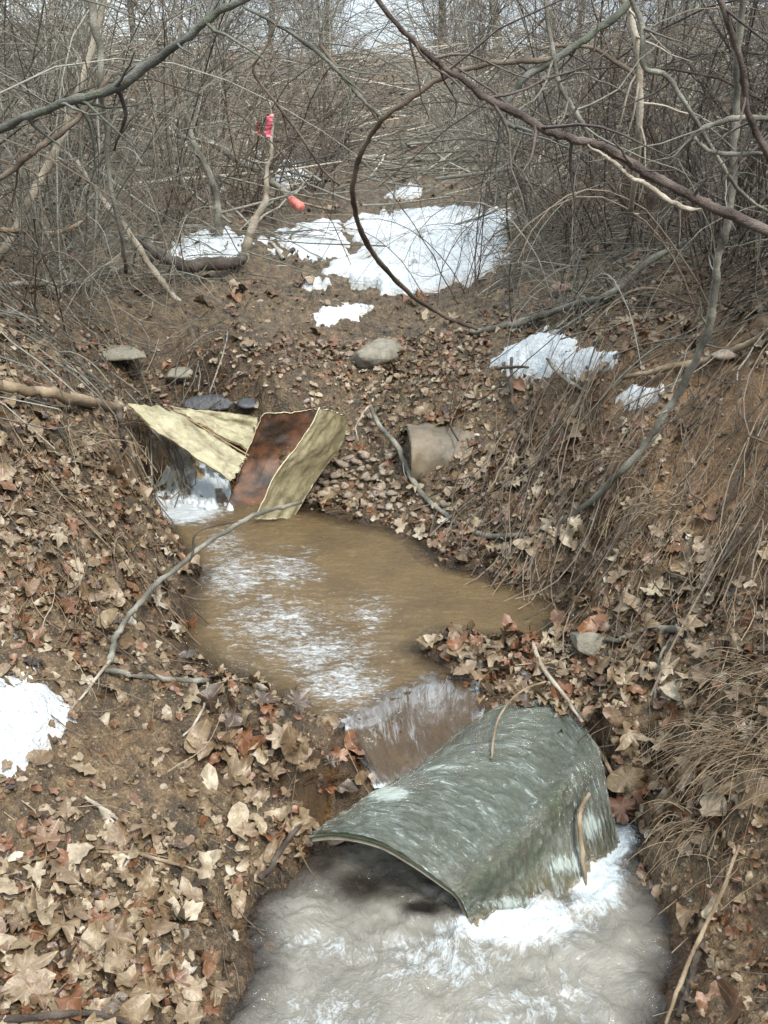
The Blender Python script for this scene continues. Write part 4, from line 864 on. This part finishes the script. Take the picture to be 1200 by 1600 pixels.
# ------------------------------------------------------------------ lying sticks and brush litter (beyond counting)
def density_pts(n, xr, yr_, rs, f):
    out = []
    while len(out) < n:
        x = rs.uniform(*xr, 4000); y = rs.uniform(*yr_, 4000); z = base_h(x, y); px, py = proj(x, y, z)
        k = rs.rand(4000) < f(px, py, x, y, z); out += list(zip(x[k], y[k]))
    return np.array(out[:n])
def in_water(x, y, z):
    return (z < .015) | ((z < UP+.01) & (z > .04) & (y > 2.2) & (y < 4.8) & in_poly(*proj(x, y, np.full_like(x, UP)), UPPOLY))
UPPOLY = up_left[::1] + [(530,1140),(600,1120),(650,1090),(700,1080)] + up_right + up_back
def lay(n, pts, ln, r, mt, name, rs, arc=.1, K=7, lift=.01, dirn=None, sides=4, conform=.8, zj=.02):
    n = len(pts); a = rs.uniform(0, math.pi*2, n) if dirn is None else dirn + rs.normal(size=n)*.45
    l = ln*rs.uniform(.3, 1.3, n); s = np.linspace(-.5, .5, K)
    bend = rs.normal(size=n)*arc; wob = np.cumsum(rs.normal(size=(n, K))*.02, 1)
    lx = l[:, None]*s; ly = l[:, None]*(bend[:, None]*(s*s*4-.5)*.4 + wob)
    X = pts[:, 0:1] + lx*np.cos(a)[:, None] - ly*np.sin(a)[:, None]; Y = pts[:, 1:2] + lx*np.sin(a)[:, None] + ly*np.cos(a)[:, None]
    Z = base_h(X, Y); Zl = np.linspace(0, 1, K)[None]*(Z[:, -1:]-Z[:, :1]) + Z[:, :1]
    Z = np.maximum(Z, Zl)*(1-conform) + Z*conform + lift + rs.uniform(-.3, 1, (n, 1))*zj + rs.uniform(-1, 1, (n, 1))*zj*1.2*s[None]
    C = np.stack([X, Y, Z], -1); rad = r*rs.uniform(.4, 1.3, (n, 1))*np.linspace(1, .5, K)[None]
    V, Fq, ix = tubes(C, rad, sides); return V, Fq, rs.rand(n)[ix]
rs = np.random.RandomState(5)
def brush_stuff(name, label, n, xr, yr_, f, ln, r, mt, arc=.1, dirn=None, conform=.8, lift=.01, zj=.02, seed=1):
    rs = np.random.RandomState(seed); p = density_pts(n, xr, yr_, rs, f)
    V, Fq, tn = lay(n, p, ln, r, mt, name, rs, arc, 7, lift, dirn, 3 if r < .004 else 5, conform, zj)
    o = mesh_obj(name, V, Fq, M[mt], attrs=dict(tone=tn)); return tag(o, label, None, None, 'stuff')
land = lambda px, py, x, y, z: np.where(in_water(x, y, z), 0, 1.)
brush_stuff('brushwood', 'tangle of cut grey brush lying on the far slope', 550, (-5,5), (6.5,16), lambda px,py,x,y,z: np.where((px>-50)&(px<1250)&~in_poly(px,py,[(480,330),(820,325),(790,470),(480,470)]),1,.0), 1.5, .010, 'gray', .12, None, .5, .05, .28, 3)
brush_stuff('brushwood', 'fine twig litter matted on the far slope', 1800, (-5,5), (5.4,15), lambda px,py,x,y,z: np.where((px>-50)&(px<1250)&~in_poly(px,py,[(500,330),(810,325),(780,470),(480,470)]),1,.01), .8, .004, 'gray', .2, None, .5, .02, .15, 4)
brush_stuff('brushwood', 'pale broken sticks strewn over the far slope', 260, (-5,5), (6.5,24), lambda px,py,x,y,z: np.where((px>-50)&(px<1250)&(py<330),1,0.), 1.8, .011, 'pale', .1, None, .35, .08, .3, 6)
brush_stuff('twig_litter', 'fine twigs and roots matted on both banks', 1500, (-2,2), (1.1,5.8), lambda px,py,x,y,z: land(px,py,x,y,z)*np.where((px>250)&(px<760)&(py<700),.35,1)*np.where((px>60)&(px<420)&(py>1080)&(py<1300),.3,1), .22, .0016, 'brown', .3, None, .85, .008, .02, 7)
brush_stuff('twig_litter', 'pale dry straws matted on both banks', 600, (-2,2), (1.1,5.2), lambda px,py,x,y,z: land(px,py,x,y,z)*np.where((px>200)&(px<900)&(py<1000),.15,1), .25, .0016, 'straw', .35, None, .85, .01, .025, 8)
brush_stuff('twig_litter', 'grey twigs strewn over the left bank foot of the thicket', 650, (-2.6,-.5), (3.0,6.6), lambda px,py,x,y,z: np.where((px<330)&(py>330)&(py<700),1,0)*land(px,py,x,y,z), .42, .0032, 'gray', .8, None, .5, .01, .12, 9)
brush_stuff('twig_litter', 'grey twigs strewn over the upper right bank', 900, (.35,2.6), (2.5,6.6), lambda px,py,x,y,z: np.where((px>780)&(py>310)&(py<620),1,0)*np.where(in_poly(px,py,[(760,530),(980,530),(980,600),(760,600)]),.08,1), .5, .0032, 'gray', .2, None, .6, .01, .06, 10)
brush_stuff('twig_litter', 'matted grey brown sticks trailing down the right bank to the pool', 420, (.2,1.8), (1.8,5), lambda px,py,x,y,z: np.where((px>700)&(py>600)&(py<960)&(px>1500-py*.95-250),1,0.)*land(px,py,x,y,z), .38, .0030, 'brown', .35, math.radians(60), .55, .02, .07, 13)
# straws running down the right and left banks
brush_stuff('dry_grass', 'flattened dry grass and roots trailing down the right bank', 420, (.35,1.6), (1.5,4.0), lambda px,py,x,y,z: np.where((px>800)&(py>620)&(py<1000)&((px-800)*.75>(py-1000)*-1-150),1,0.)*land(px,py,x,y,z), .30, .0018, 'straw', .3, math.radians(65), .8, .015, .04, 11)
brush_stuff('dry_grass', 'dry roots trailing down the left bank to the pool', 230, (-1.6,-.4), (1.7,4.3), lambda px,py,x,y,z: np.where((px<300)&(py>560)&(py<980),1,0.)*land(px,py,x,y,z), .45, .0024, 'straw', .25, math.radians(115), .8, .015, .04, 12)
# grass tuft bottom right
def tuft(px, py, n, ln, label, seed, to=(-1, -.3), r=.0013):
    rs = np.random.RandomState(seed); b = on(px, py); t0 = []
    K = 9; C = np.zeros((n, K, 3)); 
    for i in range(n):
        q = b + np.array([rs.normal()*.05, rs.normal()*.06, .02]); d = np.array([to[0]+rs.normal()*.35, to[1]+rs.normal()*.4, rs.uniform(.1, .8)]); d /= np.linalg.norm(d); l_ = ln*rs.uniform(.5, 1.2)
        for k in range(K):
            C[i, k] = q; q = q + d*l_/K; d[2] -= .16; d += rs.normal(size=3)*.05; d /= np.linalg.norm(d)
            hz = float(base_h(q[0:1], q[1:2])[0]) + .006; 
            if q[2] < hz: q[2] = hz; d[2] = max(d[2], -.1)
    V, Fq, ix = tubes(C, r*rs.uniform(.6, 1.3, (n, 1))*np.linspace(1, .4, K)[None], 3)
    o = mesh_obj('grass_tuft', V, Fq, M['straw'], attrs=dict(tone=rs.rand(n)[ix])); return tag(o, label, 'grass tuft')
tuft(1170, 1180, 170, .24, 'thick dry grass tuft spilling towards the lowest pool on the right bank', 1, (-1, -.55))
tuft(1100, 1300, 70, .16, 'reddish dry root tuft hanging over the lowest pool', 2, (-.8, -.6), .0015)
tuft(1190, 1060, 60, .2, 'sparse dry grass tuft at the right edge above the thick one', 3, (-1, -.4))
tuft(1050, 800, 60, .2, 'dry grass tuft beside the swooping root', 4, (-.8, -.6))
tuft(1000, 720, 50, .2, 'dry grass tuft right of the lowest snow lump', 5, (-.8, -.5))
tuft(120, 700, 50, .2, 'dry grass tuft below the jutting brown log', 6, (.6, -.3))
tuft(40, 800, 40, .18, 'dry grass tuft at the left edge of the bank', 7, (.7, -.3))

# ------------------------------------------------------------------ leaves
def leaf_proto(kind, seed, na=26):
    rs = np.random.RandomState(seed); th = np.linspace(-math.pi, math.pi, na, endpoint=False)
    if kind == 'lobed':
        r = .52 + .0*th
        for c, a, w_ in ((0, rs.uniform(.25,.55), .3), (1.05, rs.uniform(.1,.45), .27), (-1.05, rs.uniform(.1,.45), .27), (2.05, rs.uniform(0,.3), .3), (-2.05, rs.uniform(0,.3), .3)):
            r = r + a*np.exp(-((th-c)/w_)**2)
        tear = rs.uniform(-3, 3); r = r*(1 + .10*rs.normal(size=na))*(1 - .45*np.exp(-((th-tear)/.35)**2)*(rs.rand() < .6)); r = np.where(np.abs(th) > 2.75, .22, r)
    else:
        r = 1/np.sqrt((np.cos(th)/1.0)**2 + (np.sin(th)/.5)**2); r = r*(1 + .05*rs.normal(size=na))
    ring = lambda f: np.stack([r*f*np.cos(th), r*f*np.sin(th)], -1)
    P2 = np.concatenate([[[0, 0]], ring(.5), ring(1)])
    x, y = P2.T; cv = rs.uniform(-.45, .6); c2 = rs.uniform(-.4, .6); tw = rs.normal()*.35; fold = rs.uniform(-.1, .7)
    z = cv*x*x + c2*y*y + tw*x*y + fold*np.abs(y)*.6 + .10*fbm(x+seed, y, 2.5, 2, seed)
    z[na+1:] += .14*rs.normal(size=na)
    V = np.stack([x, y, z - z.min()*.5], -1)*.62
    i = np.arange(na); j = (i+1) % na
    tri = np.stack([0*i, 1+i, 1+j], -1); quad = np.stack([1+i, 1+na+i, 1+na+j, 1+j], -1)
    return V, tri, quad, P2
protos = [leaf_proto('lobed' if k < 6 else 'oval', 900+k, 26 if k < 6 else 16) for k in range(10)]
low_protos = [leaf_proto('lobed' if k < 4 else 'oval', 950+k, 13) for k in range(7)]
def frames(x, y, rs, tilt):
    Nn = nrm(x, y); Nn = Nn + rs.normal(size=Nn.shape)*tilt[:, None]; Nn /= np.linalg.norm(Nn, axis=1, keepdims=True)
    a = rs.uniform(0, 2*math.pi, len(x)); t0 = np.stack([np.cos(a), np.sin(a), 0*a], -1); t0 -= (t0*Nn).sum(1, keepdims=True)*Nn; t0 /= np.linalg.norm(t0, axis=1, keepdims=True)
    return t0, np.cross(Nn, t0), Nn
def leaf_field(name, label, pts, size, tone, rs, prot, tilt=.25, lift=.004):
    Vs, T3, Q4, tn, uv = [], [], [], [], []; off = 0
    n = len(pts); pk = rs.randint(0, len(prot), n); a, b, c = frames(pts[:, 0], pts[:, 1], rs, np.full(n, tilt)); z = H(pts[:, 0], pts[:, 1]) + lift + rs.uniform(0, 1, n)*lift*2
    flip = np.where(rs.rand(n) < .4, -1, 1)
    for k in range(len(prot)):
        s = np.where(pk == k)[0]
        if not len(s): continue
        V, tri, quad, P2 = prot[k]; m = len(V)
        W_ = (V[None, :, 0:1]*a[s][:, None] + V[None, :, 1:2]*b[s][:, None] + (V[None, :, 2:3]*flip[s][:, None, None])*c[s][:, None])*size[s][:, None, None]
        W_ = W_ + np.stack([pts[s, 0], pts[s, 1], z[s]], -1)[:, None]
        o = off + np.arange(len(s))[:, None, None]*m
        Vs.append(W_.reshape(-1, 3)); T3.append((tri[None]+o).reshape(-1, 3)); Q4.append((quad[None]+o).reshape(-1, 4)); tn.append(np.repeat(tone[s], m)); uv.append(np.tile(np.concatenate([P2, 0*P2[:, :1]], 1), (len(s), 1))); off += len(s)*m
    o = mesh_obj(name, np.concatenate(Vs), [np.concatenate(T3), np.concatenate(Q4)], M['leaf'], attrs=dict(tone=np.concatenate(tn), leafuv=np.concatenate(uv)))
    return tag(o, label, None, None, 'stuff')
bl = lambda px, py, cx, cy, rx, ry: np.exp(-((px-cx)/rx)**2 - ((py-cy)/ry)**2)
def leafd(px, py, x, y, z):
    d = .30 + .9*bl(px,py,150,1500,260,150) + .8*bl(px,py,1080,1000,200,180) + .6*bl(px,py,1100,1250,160,120) + .6*bl(px,py,60,850,120,150) + .6*bl(px,py,850,780,150,120) + .35*bl(px,py,700,560,260,60)
    d = d*(1 - .92*bl(px,py,220,1190,210,110))*(1 - (.85*bl(px,py,1150,730,160,220)))*(1-.7*bl(px,py,330,1480,50,130))*(1-.55*bl(px,py,420,540,130,90))
    d = d*(1-.95*in_poly(px,py,[(490,340),(800,330),(780,455),(490,455)]))*(1-.9*in_poly(px,py,[(765,530),(980,540),(970,600),(765,600)]))*(1-.85*in_poly(px,py,[(950,595),(1050,595),(1040,645),(950,645)]))
    d = d*(1-.9*in_poly(px,py,[(-60,1040),(110,1090),(60,1215),(-60,1215)]))
    return np.where(in_water(x, y, z) | (px < -120) | (px > 1320) | (pipe_zone(x, y) > .3), 0, d)
rl = np.random.RandomState(21)
p = density_pts(13000, (-2.1,2.1), (1.0,4.9), rl, leafd)
leaf_field('leaf_litter', 'crumbled brown leaf litter covering both banks', p, rl.uniform(.010, .045, len(p)), np.clip(rl.normal(.48, .22, len(p)), 0, 1), rl, low_protos, .4, .003)
p = density_pts(5000, (-6,6), (4.7,22), rl, lambda px,py,x,y,z: np.where((px>-60)&(px<1260)&~in_poly(px,py,[(490,335),(805,328),(780,458),(490,458)]), .8, .03))
leaf_field('leaf_litter', 'distant brown leaf litter under the brush', p, rl.uniform(.03, .09, len(p)), np.clip(rl.normal(.34, .2, len(p)), 0, 1), rl, low_protos, .4, .006)
p = density_pts(700, (-1.6,1.6), (1.0,4.2), rl, leafd)
leaf_field('leaf_litter', 'medium curled leaves scattered through the litter', p, rl.uniform(.05, .085, len(p)), np.clip(rl.normal(.55, .2, len(p)), 0, 1), rl, protos, .35, .006)
# the largest leaves, one by one
lmesh = []
for k in range(10):
    V, tri, quad, P2 = protos[k]; row = []
    for tnv in (.12, .32, .46, .6, .72, .85, .97):
        o = mesh_obj('leaf', V, [tri, quad], M['leaf'], attrs=dict(tone=np.full(len(V), tnv), leafuv=np.concatenate([P2, 0*P2[:, :1]], 1))); row.append(o.data); bpy.data.objects.remove(o)
    lmesh.append(row)
cname = ['dark brown', 'reddish brown', 'brown', 'tan', 'light tan', 'pale buff', 'bleached']
LZ = [  # cx,cy,rx,ry,count,size range, tones, where
 (150,1520,170,90,46,(.08,.145),(3,4,3,2,5,0,3),'in the leaf drift at the bottom left corner'),
 (70,1380,80,60,12,(.07,.13),(3,4,5,2),'above the bottom left leaf drift'),
 (320,1400,50,50,10,(.06,.10),(4,3,5,1),'left of the lowest pool edge'),
 (430,1150,100,50,40,(.08,.12),(2,1,1,0,3,4),'piled on the left side of the cascade'),
 (370,1190,70,40,14,(.08,.13),(3,4,2),'below the stout grey stick'),
 (530,1210,50,30,12,(.06,.10),(1,0,2,0),'wet at the left foot of the cascade'),
 (440,1310,50,35,14,(.06,.10),(1,2,3,4),'around the trickle left of the pipe'),
 (380,1070,55,16,6,(.06,.09),(1,0,1),'dark red at the upper pool lip'),
 (780,1040,70,42,44,(.07,.11),(1,2,1,3,2,0),'heaped on the leaf dam right of the cascade'),
 (690,1010,30,20,6,(.07,.11),(3,2,4),'at the left end of the leaf dam'),
 (790,1110,30,40,8,(.06,.10),(1,2,0),'hanging under the leaf dam'),
 (940,1090,60,40,14,(.08,.13),(2,3,4,4),'beside the top of the fallen pipe'),
 (1060,1020,100,80,22,(.09,.14),(3,4,5,2),'across the right bank by the knobbly stick'),
 (1030,920,80,50,14,(.09,.14),(4,5,3),'under the trailing roots on the right bank'),
 (1040,1210,70,60,20,(.09,.15),(2,3,4,1),'on the right bank above the churning water'),
 (1150,1270,50,70,10,(.10,.16),(3,4,5),'near the thick dry grass tuft'),
 (770,760,60,50,14,(.09,.14),(4,5,3,3),'on the right slope above the brown pool'),
 (850,850,80,50,16,(.08,.13),(3,4,5,2),'beneath the swooping root'),
 (840,690,60,40,9,(.09,.14),(2,3,4),'right of the clay pipe'),
 (730,900,60,20,8,(.07,.11),(0,2,1,3),'at the right shore of the brown pool'),
 (290,930,22,60,9,(.06,.10),(1,2,3,0),'at the left shore of the brown pool'),
 (100,850,100,110,20,(.06,.12),(3,4,2,5),'on the left bank below the log'),
 (700,650,50,14,7,(.09,.13),(3,2,1),'half covering the clay pipe'),
 (640,600,60,30,8,(.10,.15),(3,4,2),'above the clay pipe'),
 (1000,400,120,30,10,(.10,.15),(4,3,2,1),'high on the right bank under the thicket'),
 (60,690,60,40,7,(.07,.12),(4,5,3),'on the left bank under the jutting log'),
 (860,1100,45,18,12,(.08,.12),(2,1,3),'half over the back rim of the fallen pipe'),
 (640,1160,60,40,10,(.06,.10),(0,1,0),'dark and soaked under the cascade'),
 (545,1160,30,25,9,(.07,.10),(0,1,2),'at the left shoulder of the cascade'),
 (640,470,30,8,6,(.10,.14),(1,1,0),'dark red at the lower edge of the largest snow'),
]
def add_leaf(px, py, size, ti, where, lift=.012, tilt=.4, kk=None, label=None, z=None):
    p = on(px, py) if z is None else atz(px, py, z); kk = random.randrange(10) if kk is None else kk
    o = bpy.data.objects.new('leaf', lmesh[kk][ti]); COL.objects.link(o)
    Nn = nrm(np.array([p[0]]), np.array([p[1]]))[0] + R.normal(size=3)*tilt
    q = Vector(Nn).to_track_quat('Z', 'Y'); from_q = q @ Vector((0, 0, 1)).rotation_difference(Vector((0, 0, 1)))
    o.rotation_mode = 'QUATERNION'
    from mathutils import Quaternion
    o.rotation_quaternion = q @ Quaternion((0, 0, 1), random.uniform(0, 6.28))
    o.scale = (size, size*random.uniform(.8, 1.1), size*random.uniform(.8, 1.5)); o.location = (float(p[0]), float(p[1]), float(p[2] + lift))
    shape = 'lobed' if kk < 6 else 'oval'
    tag(o, label or f'{cname[ti]} {shape} leaf {where}', 'leaf', 'large fallen leaves ' + where); return o
rz_ = np.random.RandomState(9)
for (cx, cy, rx, ry, cnt, (a, b), tones, wd) in LZ:
    heap = 'heap' in wd or 'piled' in wd
    for k in range(int(cnt*.66)):
        add_leaf(cx + rz_.uniform(-rx, rx), cy + rz_.uniform(-ry, ry), rz_.uniform(a, b)*.68, tones[rz_.randint(len(tones))], wd, .008 + (rz_.uniform(0, .035) if heap else rz_.uniform(0, .012)), .55 if heap else .35)
# crumbs of soil
def crumbs(label, n, xr, yr_, f, size, mt, seed):
    rs = np.random.RandomState(seed); p = density_pts(n, xr, yr_, rs, f); V0, F0 = stone_mesh(77, 1, .7); m = len(V0)
    a = rs.uniform(0, 6.28, n); sz = size[0] + (size[1]-size[0])*rs.rand(n)**3; sc = rs.uniform(.6, 1.3, (n, 3))*sz[:, None]
    W_ = V0[None]*sc[:, None]; X = W_[..., 0]*np.cos(a)[:, None]-W_[..., 1]*np.sin(a)[:, None]; Y = W_[..., 0]*np.sin(a)[:, None]+W_[..., 1]*np.cos(a)[:, None]
    z = H(p[:, 0], p[:, 1]); W_ = np.stack([X+p[:, :1], Y+p[:, 1:2], W_[..., 2]+z[:, None]+sz[:, None]*.15], -1)
    o = mesh_obj('soil_crumbs', W_.reshape(-1, 3), (F0[None]+np.arange(n)[:, None, None]*m).reshape(-1, 3), M[mt], attrs=dict(wet=np.zeros(n*m), orange=np.zeros(n*m), tone=np.repeat(rs.rand(n), m)), smooth=False)
    return tag(o, label, None, None, 'stuff')
crumbs('loose crumbs of brown soil on the banks', 9000, (-2,2), (1.0,5.6), land, (.003,.016), 'soil', 31)
crumbs('fine gravel scattered through the soil', 1500, (-2,2), (1.0,5.6), land, (.003,.012), 'stone', 32)
print('objects', len(bpy.data.objects))
